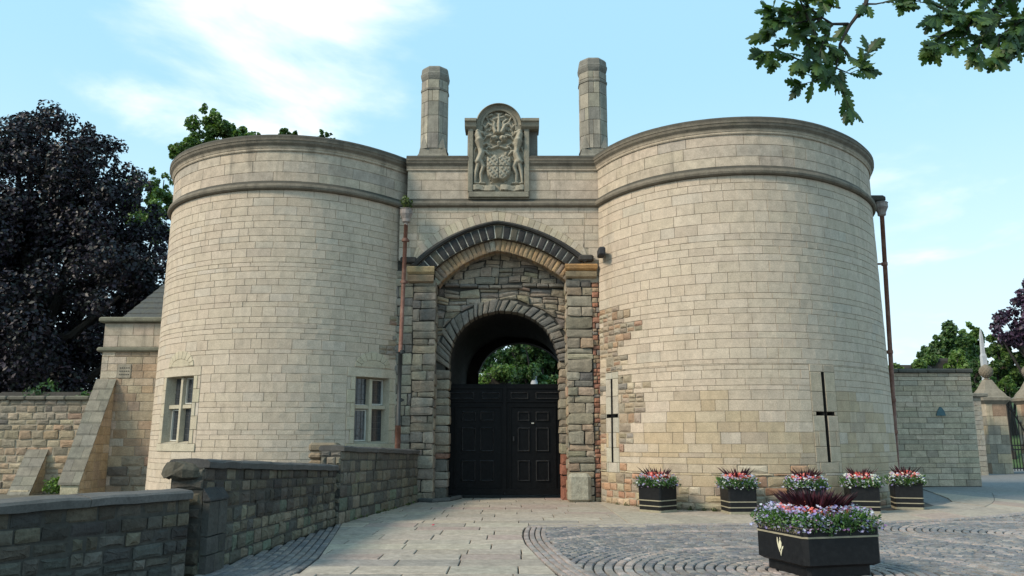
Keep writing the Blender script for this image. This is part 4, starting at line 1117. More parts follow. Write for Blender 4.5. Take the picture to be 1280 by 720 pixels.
ROADP = MB(); ROADP.add([(x, y, -.03) for x, y in SETT_POLY], [tuple(range(len(SETT_POLY)-1, -1, -1))], (.03, .03, .03))
road = ROADP.build('cobbled_road', M_JOINT, None, kind='structure')
SETC = [(4, (.205, .19, .185)), (3, (.17, .165, .17)), (2, (.24, .215, .20)), (1, (.14, .142, .15)), (1, (.28, .25, .23))]
SETP = [(3, (.33, .275, .25)), (2, (.29, .25, .23)), (1, (.27, .25, .24))]
def sett(cx, cy, l, w, ang, col, h=0.0):
    """a worn, rounded paving sett centred at (cx, cy), long side along ang"""
    ca, sa = math.cos(ang), math.sin(ang); s = Stone(); vs = []
    for (k, z) in ((1.0, -.03), (1.0, -.012), (.80, .0)):
        for sx, sy in ((-1, -1), (1, -1), (1, 1), (-1, 1)):
            x = sx*(l/2-(1-k)*w*.5)+R.uniform(-.004, .004); y = sy*w/2*k+R.uniform(-.003, .003)
            vs.append((cx+x*ca-y*sa, cy+x*sa+y*ca, z+h+R.uniform(-.002, .002)))
    vs.append((cx, cy, .005+h)); s.v = vs
    s.f = [(k*4+i, k*4+(i+1) % 4, k*4+4+(i+1) % 4, k*4+4+i) for k in (0, 1) for i in range(4)]+[(8, 9, 12), (9, 10, 12), (10, 11, 12), (11, 8, 12)]
    s.col = col; d = math.hypot(cx, cy); s.w = l*w/d**3
    u = cx/max(cy, .1)
    if abs(u) > .66 or cy < 9.6: s.w *= .001
    return s
C1, C2 = (3.75, 10.45), (9.35, 14.25)
st = []
def on_band(x, y): return dist_line(x, y, BX) < .40
for ci, (cx, cy) in enumerate((C1, C2)):
    r = .10
    while r < (8.5 if ci == 0 else 9.0):
        wr = .115; circ = 2*PI*r; n = max(5, int(circ/.17)); ph = R.random()*6; a = ph
        while a < ph+2*PI-.02:
            l = R.uniform(.12, .21); da = l/r; am = a+da/2; x, y = cx+r*math.cos(am), cy+r*math.sin(am)
            a += da
            if y < 8.9 or abs(x) > .7*y+.4 or x < 0: continue
            o = (C2 if ci == 0 else C1)
            dd_ = math.hypot(x-o[0], y-o[1]); lim = r < dd_*(1.15 if ci == 0 else 1/1.15)
            if not lim: continue
            if not inside(x, y, SETT_POLY) or on_band(x, y) or dist_line(x, y, top_l) < .28: continue
            ringpink = (int(r/.13) % 17) in (0, 1)
            col = jit(pick(SETP if (r < 1.1 or ringpink) else SETC), .16, .04)
            st.append(sett(x, y, l-.022, wr-.012, am+PI/2, col, R.uniform(-.004, .004)))
        r += .128
# kerb courses that follow the edge of the paving
def along(pl, off, l0, w, pal, zh=0.0, y_min=8.9):
    pts = [Vector((x, y, 0)) for x, y in pl]; dense = []
    sp = spline([(p.x, p.y) for p in pts])
    L = [0]
    for a, b_ in zip(sp[:-1], sp[1:]): L.append(L[-1]+(b_-a).length)
    s = R.uniform(0, .1); j = 0; out = []
    while s < L[-1]-l0:
        l = l0*R.uniform(.75, 1.2); m = s+l/2
        while j < len(L)-2 and L[j+1] < m: j += 1
        t = (m-L[j])/(L[j+1]-L[j]); p = sp[j].lerp(sp[j+1], t); d = (sp[j+1]-sp[j]).normalized(); nn = Vector((d.y, -d.x, 0))
        q = p+nn*off
        if q.y > y_min: out.append(sett(q.x, q.y, l-.02, w-.02, math.atan2(d.y, d.x), jit(pick(pal), .12, .03), zh))
        s += l
    return out
for k in range(4): st += along(BX, .05+.1*k, .20, .10, SETP, .002)
for k in range(3): st += along(top_l, .05+.1*k, .19, .10, SETP, .002)
emit(st, road, M_SETT, 300, 'sett', 'sett_paving')

# flagstones
lw = [(-7.2, 3.6), (-4.93, 7.96), (-3.85, 10.0), (-3.42, 16.1), (-2.44, 21.9)]
PAVE_POLY = [(-6.5, 4)]+lw[1:]+[(-2.44, 23.4), (1.4, 23.4), (2.35, 22.2), (12, 27), (40, 60), (40, 30)]+[(17, 24.0)]+top_l[::-1][1:]+BX[::-1]+[(2.0, 4)]
b = MB(); b.add([(-9, 3, -.035), (30, 3, -.035), (60, 75, -.035), (-5, 75, -.035)], [(0, 1, 2, 3)], (.05, .048, .04)); pave = b.build('pavement', M_JOINT, None, kind='structure')
strip = [(-3.0, 8.2), (-2.75, 9.5), (-2.62, 10.4), (-2.68, 11.6), (-2.9, 13.2), (-3.15, 15.0), (-3.38, 16.5)]    # edge of the setts along the wall
def clip_to(poly, pl, left):
    """clip a slab by the polyline piece nearest to it"""
    cx = sum(p[0] for p in poly)/len(poly); cy = sum(p[1] for p in poly)/len(poly); best = None
    for a, b_ in zip(pl[:-1], pl[1:]):
        dx, dy = b_[0]-a[0], b_[1]-a[1]; t = max(0, min(1, ((cx-a[0])*dx+(cy-a[1])*dy)/(dx*dx+dy*dy))); d = math.hypot(cx-a[0]-dx*t, cy-a[1]-dy*t)
        if best is None or d < best[0]: best = (d, a, b_)
    _, a, b_ = best
    return clip(poly, a, b_) if left else clip(poly, b_, a)
FLG = [(4, (.36, .305, .25)), (3, (.33, .285, .235)), (2, (.385, .33, .265)), (1, (.29, .255, .22)), (1, (.345, .27, .23))]
Mg = lambda u, z, d: (u, z, d)
st = []
y = 8.2
while y < 23.2:
    h = R.uniform(.50, .78); y1 = min(y+h, 23.3)
    xa = -4.2; x = xa+R.uniform(0, .8); xb = 2.6 if y > 15.7 else 2.2
    while x < (2.4 if y > 16 else 1.9):
        l = R.uniform(.75, 1.35)
        pl = [(x, y), (x+l, y), (x+l, y1), (x, y1)]
        cx, cy = x+l/2, (y+y1)/2
        if cy < 15.9: pl = clip_to(pl, BX, True)      # left of the kerb curve
        if len(pl) >= 3 and cy < 16.3: pl = clip_to(pl, strip, False)
        if len(pl) >= 3 and cy >= 16.0: pl = clip(pl, (2.3, 16.0), (2.3, 24))
        if len(pl) >= 3 and cy > 16.0: pl = clip_to(pl, lw, False)
        if len(pl) >= 3 and abs(area(pl)) > .01:
            s = stone(pl, Mg, jit(pick(FLG), .07, .02), gap=.009, bev=.008, d=R.uniform(-.004, .003), edge=.006, back=-.034); 
            if s: s.w = abs(area(pl))/max(cy, 5)**3; st.append(s)
        x += l
    y = y1
# ring of slabs between the setts and the right tower, joints fanning out
inner = [(2.3, 16.17), (3.5, 16.2), (4.8, 16.27), (6.0, 16.35), (7.2, 16.6), (8.5, 16.9), (10.5, 17.9), (12.0, 19.0), (13.5, 20.2), (15.2, 22.0), (17.0, 24.0)]
outer = [(2.3, 21.9), (3.0, 20.0), (4.2, 19.0), (5.5, 18.6), (6.8, 18.5), (8.2, 18.9), (10.3, 20.2), (11.9, 22.2), (12.9, 25.0), (14.2, 28.9), (16.4, 28.9)]
for (f0, f1, off) in ((0, .5, 0), (.5, 1.0, .5)):
    I_, O_ = res(inner, 16), res(outer, 16)
    for i in range(16):
        q = lambda i, f: (I_[i][0]+(O_[i][0]-I_[i][0])*f, I_[i][1]+(O_[i][1]-I_[i][1])*f)
        pl = [q(i, f0), q(i+1, f0), q(i+1, f1), q(i, f1)]
        s = stone(pl, Mg, jit(pick(FLG if i < 12 else [(1, (.20, .20, .195))]), .07, .02), gap=.008, bev=.008, d=R.uniform(-.003, .002), edge=.006, back=-.034)
        if s: s.w = abs(area(pl))/8000; st.append(s)
emit(st, pave, M_FLAG, 300, 'flagstone', 'paving_slabs')
# setts along the foot of the parapet
st = []
for k in range(11):
    pl = [(x+(.0), y_) for x, y_ in strip]
    for s in along(strip, -(.05+.115*k), .20, .115, SETC, .0, 8.6):
        cx, cy = s.v[12][0], s.v[12][1]
        xw = np.interp(cy, [p[1] for p in lw], [p[0] for p in lw])
        if cx > xw+.02: st.append(s)
emit(st, pave, M_SETT, 180, 'sett', 'gutter_setts')
# worn grey road beyond the setts on the right
b = MB(); b.add([(10.4, 20.0, -.028), (14.5, 20.6, -.028), (17, 24, -.028), (40, 40, -.02), (60, 75, .1), (22, 75, .1), (16.5, 29, -.02), (12.5, 27, -.028)], [(0, 1, 2, 3, 4, 5, 6, 7)], (.19, .19, .19)); b.build('road', M_ASPH, None, kind='structure')
# foot kerb at the left of the gate
b = MB(); pts = [P(524, 628, 21.9), P(540, 629, 21.6), P(560, 627, 22.0), P(575, 622, 23.0)]
b.tube([(p.x, p.y, .03) for p in pts], .07, 8, (.10, .10, .095)); tag(b.build('stone_kerb', M_WALL, None), 'low dark rounded kerb at the foot of the left gate pier', 'kerb')
b = MB(); p = G(540, 658)
for k in range(5): b.add([(p.x+R.uniform(-.05, .05), p.y+R.uniform(-.05, .05), .012+R.uniform(0, .03)) for _ in range(4)], [(0, 1, 2, 3)])
tag(b.build('litter', M_RED, None), 'small crumpled red scrap lying on the pale flagstones', 'litter')

# ------------------------------------------------------------------ parapet walls in the foreground
def parapet(label, p0, p1, zt0, zt1, thick, name='stone_wall', pal=SOOT, coping=True, cap_over=.05, minh=.1, maxh=.19, lmin=.13, lmax=.36, ctype='flat', end=True, lowpal=None, ch=.10, zb=0.0):
    t = thing(name, label, 'wall', ((p0[0]+p1[0])/2, (p0[1]+p1[1])/2, 0), world=True)
    a = Vector((p0[0], p0[1], 0)); b_ = Vector((p1[0], p1[1], 0)); L = (b_-a).length; dr = (b_-a)/L; nn = Vector((dr.y, -dr.x, 0))
    def top(u): return zt0+(zt1-zt0)*u/L
    def Mf(u, z, d):
        k = z*(top(max(0, min(u, L)))-ch)/(min(zt0, zt1)-ch); q = a+dr*u+nn*d; return (q.x, q.y, k)
    zmax = min(zt0, zt1)-ch
    st = []
    def c1(x0, x1, z0, z1):
        f = z0/zmax
        col = pick(lowpal if (lowpal and f < R.uniform(.25, .6)) else pal)
        if f > .62: bul = .008; rg = .004
        else: bul = .022; rg = .012
        st.append(stone([(x0, z0), (x1, z0), (x1, z1), (x0, z1)], Mf, jit(col, .22, .05), gap=.008, bev=.018, d=R.uniform(-.012, .018), rough=rg, bulge=bul))
    fill(0, L, courses(-.02, zmax, minh, maxh), lmin, lmax, [], c1)
    emit(st, t, M_WALL)
    # end face toward the viewer, back face and top of the core
    if end:
        Me = lambda u, z, d: tuple(a-nn*thick+nn*u-dr*d+Vector((0, 0, z)))
        st2 = []
        def c2(x0, x1, z0, z1): st2.append(stone([(x0, z0), (x1, z0), (x1, z1), (x0, z1)], Me, jit(pick(pal), .2, .05), gap=.008, bev=.018, d=R.uniform(-.01, .02), rough=.01, bulge=.02))
        fill(0, thick, courses(-.02, zt0-ch, .11, .2), .15, .4, [], c2); emit(st2, t, M_WALL)
    c = MB(); q = [a+nn*-.012, b_+nn*-.012, b_-nn*thick, a-nn*thick]
    c.add([(p.x, p.y, -.1) for p in q]+[(q[0].x, q[0].y, zt0-ch+.01), (q[1].x, q[1].y, zt1-ch+.01), (q[2].x, q[2].y, zt1-ch+.01), (q[3].x, q[3].y, zt0-ch+.01)], [(0, 1, 5, 4), (1, 2, 6, 5), (2, 3, 7, 6), (3, 0, 4, 7), (4, 5, 6, 7)])
    c.build('wall_core', M_MORTD, t)
    if coping:
        u = 0
        while u < L-.01:
            l = R.uniform(.8, 1.3); l = l if L-u-l > .4 else L-u
            cm = MB(); vs = []; o = cap_over; pr = [(o, -ch), (o+.005, -ch*.25), (o-.03, 0), (-thick*.5, .02), (-thick-o+.03, 0), (-thick-o, -ch*.3), (-thick-o, -ch)]
            ns = 5
            for i in range(ns+1):
                uu = u+.004+(l-.008)*i/ns; wob = R.uniform(-.006, .006)
                for d, z in pr: qq = a+dr*uu+nn*(d+R.uniform(-.004, .004)); vs.append((qq.x, qq.y, top(uu)+z+wob+R.uniform(-.006, .006)))
            k = len(pr); fs = [(i*k+j, (i+1)*k+j, (i+1)*k+(j+1) % k, i*k+(j+1) % k) for i in range(ns) for j in range(k)]+[tuple(range(k-1, -1, -1)), tuple(range(ns*k, ns*k+k))]
            cm.add(vs, fs, jit((.10, .095, .09), .18)); cm.build('coping_stone', M_SLAB, t); u += l
    return t, Mf, (a, dr, nn, L)
LOWP = [(3, (.15, .135, .10)), (2, (.19, .165, .12)), (2, (.10, .095, .08)), (1, (.13, .15, .11))]
parapet('low soot-black stone wall nearest the camera on the left', (-8.2, 1.7), (-3.87, 9.93), 1.0, 1.01, .45, lowpal=[(2, (.12, .11, .09)), (3, (.08, .078, .07))])
w2, Mf2, fr2 = parapet('middle stretch of sooty stone wall, behind the low nearest one, with a rough end stone', (-3.80, 10.15), (-3.44, 16.05), 1.36, 1.12, .42, lowpal=LOWP)
w3, Mf3, fr3 = parapet('taller far stretch of brownish stone wall running up to the gate', (-3.36, 16.1), (-2.50, 21.75), 1.49, 1.34, .42, pal=[(3, (.14, .125, .10)), (3, (.11, .10, .085)), (2, (.17, .15, .115))], lowpal=LOWP, minh=.14, maxh=.24, lmin=.2, lmax=.55)
# pier with sloping offset at the near end of the middle wall
a, dr, nn, L = fr2
b = MB()
def box_on(u0, u1, d0, d1, z0, z1, zs, name, col):
    b = MB(); f = lambda u, d, z: tuple(a+dr*u+nn*d+Vector((0, 0, z)))
    vs = [f(u0, d0, z0), f(u1, d0, z0), f(u1, d1, z0), f(u0, d1, z0), f(u0, d0, z1), f(u1, d0, z1), f(u1, d1, zs), f(u0, d1, zs)]
    b.add(vs, [(0, 1, 2, 3), (7, 6, 5, 4), (1, 0, 4, 5), (2, 1, 5, 6), (3, 2, 6, 7), (0, 3, 7, 4)], col); return b.build(name, M_WALL, w2)
box_on(-.01, .56, .0, .10, .86, 1.02, .88, 'offset_stone', (.05, .05, .05))
for (z0, z1, cuts) in ((.0, .22, (0, .25, .56)), (.22, .44, (0, .35, .56)), (.44, .86, (0, .30, .56))):
    for u0, u1 in zip(cuts[:-1], cuts[1:]): box_on(u0+.005, u1-.005, .0, .085, z0+.005, z1-.005, z1-.01, 'pier_stone', jit((.07, .068, .062), .2))
# rough-hewn end stones of the middle wall
b = MB(); pts = []
c0 = a+dr*.16-nn*.30
n = 14
top_pts = []
for k, (rs, z) in enumerate(((.24, 1.13), (.30, 1.16), (.30, 1.24), (.25, 1.32), (.12, 1.36))):
    for i in range(n):
        an = 2*PI*i/n; q = c0+nn*(math.cos(an)*rs*1.0*R.uniform(.93, 1.07))+dr*(math.sin(an)*rs*.9*R.uniform(.93, 1.07)); pts.append((q.x, q.y, z+R.uniform(-.025, .025)))
b.add(pts, [(k*n+i, k*n+(i+1) % n, (k+1)*n+(i+1) % n, (k+1)*n+i) for k in range(4) for i in range(n)]+[tuple(range(n-1, -1, -1)), tuple(range(4*n, 5*n))], (.08, .072, .055)); b.build('end_stone', M_WALL, w2)
# rough stump of old masonry behind the wall
p = P(405, 562, 17.0); t = thing('stone_stump', 'rough brown stone stump rising behind the parapet left of the right-hand window', 'masonry stump', (p.x, 17.0, 0), world=True)
zt_ = P(405, 553, 17.0).z
for k, (w_, h_) in enumerate(((.62, .30), (.56, .22), (.60, .18))):
    z1 = zt_-sum(((.18, .22, .30)[::1])[:k]) if k else zt_
hh = zt_; 
for (dz, th_, n_) in ((.0, .20, 1), (.20, .15, 2), (.35, .3, 2), (.65, .4, 1)):
    for i in range(n_):
        w_ = .60/n_; b = MB(); b.bbox((p.x-.30+w_*(i+.5)+R.uniform(-.01, .01), 17.0+.1, hh-dz-th_/2), (w_-.015, .4+R.uniform(-.04, .04), th_-.012), .045, jit((.24, .19, .13), .15)); b.build('rough_stone', M_RUB, t)

# ------------------------------------------------------------------ downpipes
def hopper(b, x, y, z, s=1.0):
    b.lathe([(.045*s, -.42*s), (.05*s, -.34*s), (.095*s, -.31*s), (.10*s, -.24*s), (.145*s, -.14*s), (.155*s, -.12*s), (.155*s, -.01*s), (.17*s, 0), (.15*s, .015*s), (.11*s, -.02*s)], 12, (x, y, z))
t = thing('downpipe', 'rusty downpipe with a plant growing out of its hopper, left of the gate arch', 'drainpipe', (-3.0, 21.35, 0), world=True, group='cast iron downpipes')
pt = P(508, 262, 21.45); pb = P(497, 556, 21.35); pm = P(500.5, 440, 21.4)
b = MB(); hopper(b, pt.x, pt.y, pt.z, 1.15); b.build('hopper_head', M_HOPP, t, smooth=False)
b = MB(); b.tube([(pt.x, pt.y, pt.z-.4), (pm.x, pm.y, pm.z)], .055, 10); b.build('pipe', M_PIPE, t, smooth=True)
b = MB(); b.tube([(pm.x, pm.y, pm.z), (pb.x, pb.y, pb.z+.45)], .055, 10); b.build('pipe', M_PIPED, t, smooth=True, label='dark painted lower pipe')
b = MB(); b.tube([(pb.x, pb.y, pb.z+.5), (pb.x, pb.y, .2)], .075, 10); b.build('pipe_foot', M_PIPE, t, smooth=True)
for py in (300, 352, 440, 500):
    f = (py-262)/(556-262); x = pt.x+(pb.x-pt.x)*f; q = P(500, py, 21.42)
    b = MB(); b.lathe([(.06, -.05), (.078, -.045), (.078, .045), (.06, .05)], 10, (x, 21.42, q.z)); b.box((x, 21.5, q.z), (.2, .12, .05)); b.build('pipe_collar', M_PIPE if py < 430 else M_PIPED, t)
t = thing('downpipe', 'dull red downpipe standing clear of the right edge of the right tower', 'drainpipe', (10.9, 23.0, 0), world=True, group='cast iron downpipes')
YQ = 22.7; pt = P(1101, 254, YQ); pb = P(1122, 600, YQ)
b = MB(); hopper(b, pt.x, YQ, pt.z, 1.2); b.build('hopper_head', M_HOPP, t)
b = MB(); b.tube([(pt.x, YQ, pt.z-.4), (pb.x, YQ, .05)], .062, 10); b.build('pipe', M_PIPE, t, smooth=True)
for py in (330, 440, 500, 540):
    f = (py-254)/(600-254); q = P(1101+21*f, py, YQ)
    b = MB(); b.lathe([(.07, -.05), (.088, -.045), (.088, .045), (.07, .05)], 10, (q.x, YQ, q.z)); b.box((q.x-.16, YQ, q.z), (.3, .05, .05)); b.build('pipe_collar', M_PIPE, t)
b = MB(); b.bbox((pt.x-.12, YQ+.1, pt.z+.13), (.50, .4, .20), .05, (.06, .055, .048)); b.build('gutter_outlet', M_BLK, t)

# ------------------------------------------------------------------ foliage
def leaf_cloud(centers, radii, n, size, cols, seed, flat=.0, up=.25, shape=None, squash=1.0):
    """leaf-sized folded faces through the outer part of each clump"""
    rs = np.random.RandomState(seed); C = np.array(centers); Rd = np.array(radii)
    wts = Rd**2/np.sum(Rd**2); idx = rs.choice(len(C), n, p=wts)
    d = rs.normal(size=(n, 3)); d /= np.linalg.norm(d, axis=1)[:, None]
    rr = Rd[idx]*(rs.uniform(.35, 1.08, n)**.6); p = C[idx]+d*rr[:, None]*np.array([1, 1, squash])
    nrm = d*.9+rs.normal(size=(n, 3))*.7+np.array([0, 0, up*2]); nrm /= np.linalg.norm(nrm, axis=1)[:, None]
    t = np.cross(nrm, rs.normal(size=(n, 3))); t /= np.linalg.norm(t, axis=1)[:, None]; bt = np.cross(nrm, t)
    s = size*rs.uniform(.55, 1.25, n)[:, None]
    v = np.empty((n, 5, 3)); 
    v[:, 0] = p-t*s*.5; v[:, 1] = p-bt*s*.36+t*s*.05+nrm*s*.08; v[:, 2] = p+t*s*.6-nrm*s*.06; v[:, 3] = p+bt*s*.36+t*s*.05+nrm*s*.08; v[:, 4] = p
    cc = np.array(cols)[rs.choice(len(cols), n)]*rs.uniform(.7, 1.3, n)[:, None]
    # clump to clump tone
    cc *= (rs.uniform(.75, 1.25, len(C))[idx])[:, None]
    return v, cc
def leaf_obj(name, parts, mat, parent, kind=None, label=None):
    V_ = np.concatenate([v for v, _ in parts]); Cc = np.concatenate([c for _, c in parts]); n = len(V_)
    me = bpy.data.meshes.new(name); V5 = V_.reshape(-1, 3)
    me.vertices.add(n*5); me.vertices.foreach_set('co', V5.astype(np.float32).ravel())
    base = (np.arange(n)*5)[:, None, None]; tri = np.array([[0, 1, 4], [1, 2, 4], [2, 3, 4], [3, 0, 4]])[None]; q = np.array([[0, 1, 2], [0, 2, 3]])[None]
    F_ = (base+q).reshape(-1, 3)
    me.loops.add(len(F_)*3); me.loops.foreach_set('vertex_index', F_.astype(np.int32).ravel())
    me.polygons.add(len(F_)); me.polygons.foreach_set('loop_start', np.arange(0, len(F_)*3, 3, dtype=np.int32)); me.polygons.foreach_set('loop_total', np.full(len(F_), 3, np.int32))
    me.update(calc_edges=True)
    a = me.color_attributes.new('Col', 'FLOAT_COLOR', 'POINT'); c5 = np.repeat(np.concatenate([Cc, np.ones((n, 1))], 1), 5, axis=0)
    a.data.foreach_set('color', c5.astype(np.float32).ravel()); me.materials.append(mat)
    return link(name, me, parent, kind, label)
def tree(label, base, height, blobs, leaf, n, cols, mat, seed, trunk_r=.3, name='broadleaf_tree', group=None, cat='tree', limbs=True, stem=.4):
    """blobs: (x, y, z, r) lobes of the crown in world coordinates; each lobe is filled with smaller clumps"""
    t = thing(name, label, cat, base, world=True, group=group); rs = np.random.RandomState(seed)
    cs, rd = [], []
    for (x, y, z, r) in blobs:
        m = max(6, int(26*min(r, 4)/2))
        for _ in range(m):
            d = rs.normal(size=3); d /= np.linalg.norm(d); k = r*rs.uniform(.45, 1.02)
            cs.append((x+d[0]*k, y+d[1]*k, z+d[2]*k*.9)); rd.append(r*rs.uniform(.16, .34))
    leaf_obj('crown', [leaf_cloud(cs, rd, n, leaf, cols, seed+1)], mat, t)
    b = MB(); z0 = base[2]; bx, by = base[0], base[1]; top = max(z for _, _, z, _ in blobs)
    b.tube([(bx, by, z0-.3), (bx+.1, by, z0+height*.2), (bx-.1, by+.1, z0+(min(z0+height*.8, top)-z0)*.6), (bx, by, min(z0+height*.8, top))], [trunk_r*1.25, trunk_r, trunk_r*.75, trunk_r*.2], 10)
    for (x, y, z, r) in blobs:
        s = Vector((bx, by, z0+height*R.uniform(.2, .5))); e = Vector((x, y, z)); m = s.lerp(e, .5)+Vector((0, 0, -.25*r))
        b.tube([s, m, e], [trunk_r*.45, trunk_r*.3, trunk_r*.08], 6)
    b.build('trunk', M_BARK, t); return t
def lobes(pxs, Y, dy=1.0, seed=0):
    rs = random.Random(seed); out = []
    for (px, py, rp) in pxs:
        yy = Y+rs.uniform(-dy, dy); p = P(px, py, yy); out.append((p.x, yy, p.z, rp/F*yy))
    return out
PURPLE = [(.017, .014, .023), (.026, .019, .032), (.014, .013, .019), (.020, .024, .022)]
GREEN = [(.06, .115, .03), (.08, .14, .035), (.045, .09, .025)]
GREENL = [(.11, .19, .04), (.13, .21, .05), (.08, .14, .035)]
DKG = [(.045, .095, .033), (.058, .12, .04), (.035, .075, .03)]
tree('huge dark purple-leaved tree filling the left side behind the garden wall', (P(30, 500, 33).x, 33, 0), 13,
     lobes([(60, 195, 62), (10, 240, 95), (110, 260, 75), (165, 300, 48), (60, 330, 110), (150, 370, 72), (20, 430, 100), (120, 450, 75), (-80, 330, 120), (-60, 450, 110), (120, 200, 42), (20, 175, 45), (175, 380, 45), (60, 470, 70), (192, 330, 34), (188, 420, 40), (150, 235, 38), (185, 275, 26), (160, 460, 40), (95, 180, 38), (40, 160, 30)], 33, 2.2, 3), .17, 165000, PURPLE, M_LEAFG, 5, .6)
tree('light green bushy tree rising just behind the left tower top', (P(265, 300, 38).x, 38, 0), 17, lobes([(262, 170, 30), (245, 190, 26), (290, 175, 30), (262, 142, 14), (310, 178, 20), (232, 200, 20), (285, 200, 40), (225, 190, 16), (300, 168, 16), (272, 155, 20), (318, 172, 12)], 38, 1, 4), .18, 17000, GREENL+GREEN+GREENL, M_LEAF, 6, .3)
tree('thin tree tip showing over the middle of the left tower', (P(362, 300, 40).x, 40, 0), 17, lobes([(362, 167, 12), (352, 175, 12), (372, 178, 12)], 40, .6, 5), .18, 1500, GREEN, M_LEAF, 7, .2)
tree('small tree tip showing over the right part of the left tower', (P(404, 300, 40).x, 40, 0), 17, lobes([(404, 168, 8), (398, 178, 10), (413, 172, 6)], 40, .6, 5), .16, 520, GREEN, M_LEAF, 8, .2)
tree('loose pale green tree between the purple tree and the left tower', (P(185, 350, 44).x, 44, 0), 15, lobes([(175, 230, 24), (200, 250, 22), (190, 275, 30), (170, 262, 22), (150, 245, 18), (205, 225, 12)], 44, 1.5, 9), .2, 5600, GREEN+GREENL, M_LEAF, 9, .3)
tree('green tree seen through the gate passage above the black gate', (1.6, 46, 0), 9, lobes([(665, 455, 26), (640, 458, 18), (690, 465, 26), (655, 475, 26), (710, 450, 28), (625, 470, 16), (670, 440, 14), (690, 490, 30), (640, 492, 26), (680, 425, 24), (640, 440, 16), (700, 430, 24), (612, 462, 14), (655, 425, 14)], 46, 1.5, 10), .24, 24000, DKG+GREEN, M_LEAF, 10, .3)
tree('darker tree standing further back, filling the gap through the gate passage', (0.5, 62, 0), 12, lobes([(650, 445, 40), (620, 450, 34), (690, 440, 40), (600, 470, 26), (660, 480, 40), (700, 475, 30), (660, 415, 30)], 62, 1.5, 77), .34, 16000, DKG, M_LEAF, 77, .3)
def hedge(label, x0, x1, y0, y1, z0, z1, n, leaf, cols, seed, name='hedge', mat=None):
    rs = np.random.RandomState(seed); cs, rd = [], []
    m = max(8, int((x1-x0)*(z1-z0)*3))
    for _ in range(m): cs.append((rs.uniform(x0, x1), rs.uniform(y0, y1), rs.uniform(z0, z1))); rd.append(.38)
    t = thing(name, label, 'hedge', ((x0+x1)/2, (y0+y1)/2, 0), world=True)
    v, c = leaf_cloud(cs, rd, n, leaf, cols, seed); leaf_obj('hedge_foliage', [(v, c)], mat or M_LEAF, t)
    b = MB(); b.bbox(((x0+x1)/2, (y0+y1)/2, (z0+z1)/2-.1), (x1-x0, (y1-y0)*.7, z1-z0), .2, (.02, .03, .01)); b.build('hedge_stems', M_BARK, t); return t
hx0, hx1 = P(603, 470, 40).x, P(639, 470, 40).x
hedge('bright clipped hedge seen through the gate passage, left of the tree', hx0, hx1, 39.5, 41, P(620, 490, 40).z, P(620, 464, 40).z, 2600, .14, GREENL, 12)
b = MB(); p = P(668, 474, 44); b.lathe([(.28, -1.6), (.22, -.6), (.20, -.2), (.12, .0), (.16, .15), (.1, .35)], 10, (p.x, 44, p.z)); tag(b.build('garden_statue', M_WHITE, None, smooth=True), 'small pale garden figure glimpsed above the gate', 'statue')
# hillside on the right
b = MB(); nxh, nyh = 30, 20; vs = []; fs = []
for j in range(nyh+1):
    for i in range(nxh+1):
        x = 12+80*i/nxh; y = 46+90*j/nyh; z = -.1+9.5*(1-math.exp(-max(0, (y-46))/26))*(min(1, (x-12)/8)) + .4*math.sin(x*.4)+.3*math.sin(y*.3)
        vs.append((x, y, z if j else -.2))
for j in range(nyh):
    for i in range(nxh): fs.append((j*(nxh+1)+i, j*(nxh+1)+i+1, (j+1)*(nxh+1)+i+1, (j+1)*(nxh+1)+i))
b.add(vs, fs, (.05, .085, .03)); b.build('hill', plain('hill_grass', (.045, .08, .025), .95, var=.35, bump=.8, scale=1.5), None, kind='structure')
tree('tall dark green tree mass on the hillside left of the white monument', (P(1185, 470, 70).x, 70, 5), 9, lobes([(1190, 430, 24), (1172, 443, 20), (1205, 440, 24), (1158, 455, 16), (1190, 460, 28), (1180, 425, 14)], 70, 1.5, 13), .33, 15000, DKG+GREEN+GREEN, M_LEAF, 13, .3)
tree('mid green tree standing next to the white monument on its left', (P(1215, 460, 72).x, 72, 5), 9, lobes([(1214, 416, 15), (1222, 424, 15), (1212, 436, 20), (1205, 425, 12)], 72, 1.2, 14), .33, 5500, GREEN+GREENL, M_LEAF, 14, .3)
tree('bright dome-shaped small tree on the hillside behind the boundary wall', (P(1199, 470, 58).x, 58, 3), 6, lobes([(1199, 450, 13), (1207, 458, 12), (1190, 460, 12)], 58, .6, 15), .26, 2800, GREENL, M_LEAF, 15, .2)
tree('narrow dark cypress behind the left pineapple finial', (P(1222, 480, 54).x, 54, 2), 7, lobes([(1221, 452, 8), (1221, 466, 10), (1220, 480, 10), (1222, 495, 12)], 54, .4, 16), .2, 3000, DKG, M_LEAF, 16, .2)
tree('rich green tree behind the gate piers on the far right', (P(1258, 480, 52).x, 52, 0), 10, lobes([(1246, 432, 14), (1240, 450, 14), (1250, 440, 16), (1262, 455, 20), (1244, 465, 16), (1275, 445, 16), (1270, 480, 24), (1250, 490, 20), (1240, 510, 18), (1280, 460, 20)], 52, 1.2, 17), .25, 20000, GREEN+GREENL+DKG, M_LEAF, 17, .3)
tree('low lime green shrub behind the iron gate', (P(1256, 490, 48).x, 48, 0), 4, lobes([(1256, 478, 8), (1262, 484, 8), (1250, 486, 7)], 48, .4, 18), .2, 1300, GREENL, M_LEAF, 18, .12, name='shrub', cat='shrub')
tree('purple-leaved tree at the right edge above the gate piers', (P(1300, 470, 50).x, 50, 0), 14, lobes([(1270, 405, 26), (1290, 380, 26), (1262, 420, 14), (1300, 410, 34), (1247, 415, 9), (1310, 360, 30), (1256, 400, 8)], 50, 1.2, 19), .30, 5200, [(.055, .03, .06), (.07, .04, .075), (.04, .025, .045)], M_LEAFG, 19, .3)
hx0, hx1 = P(1150, 455, 62).x, P(1205, 455, 62).x
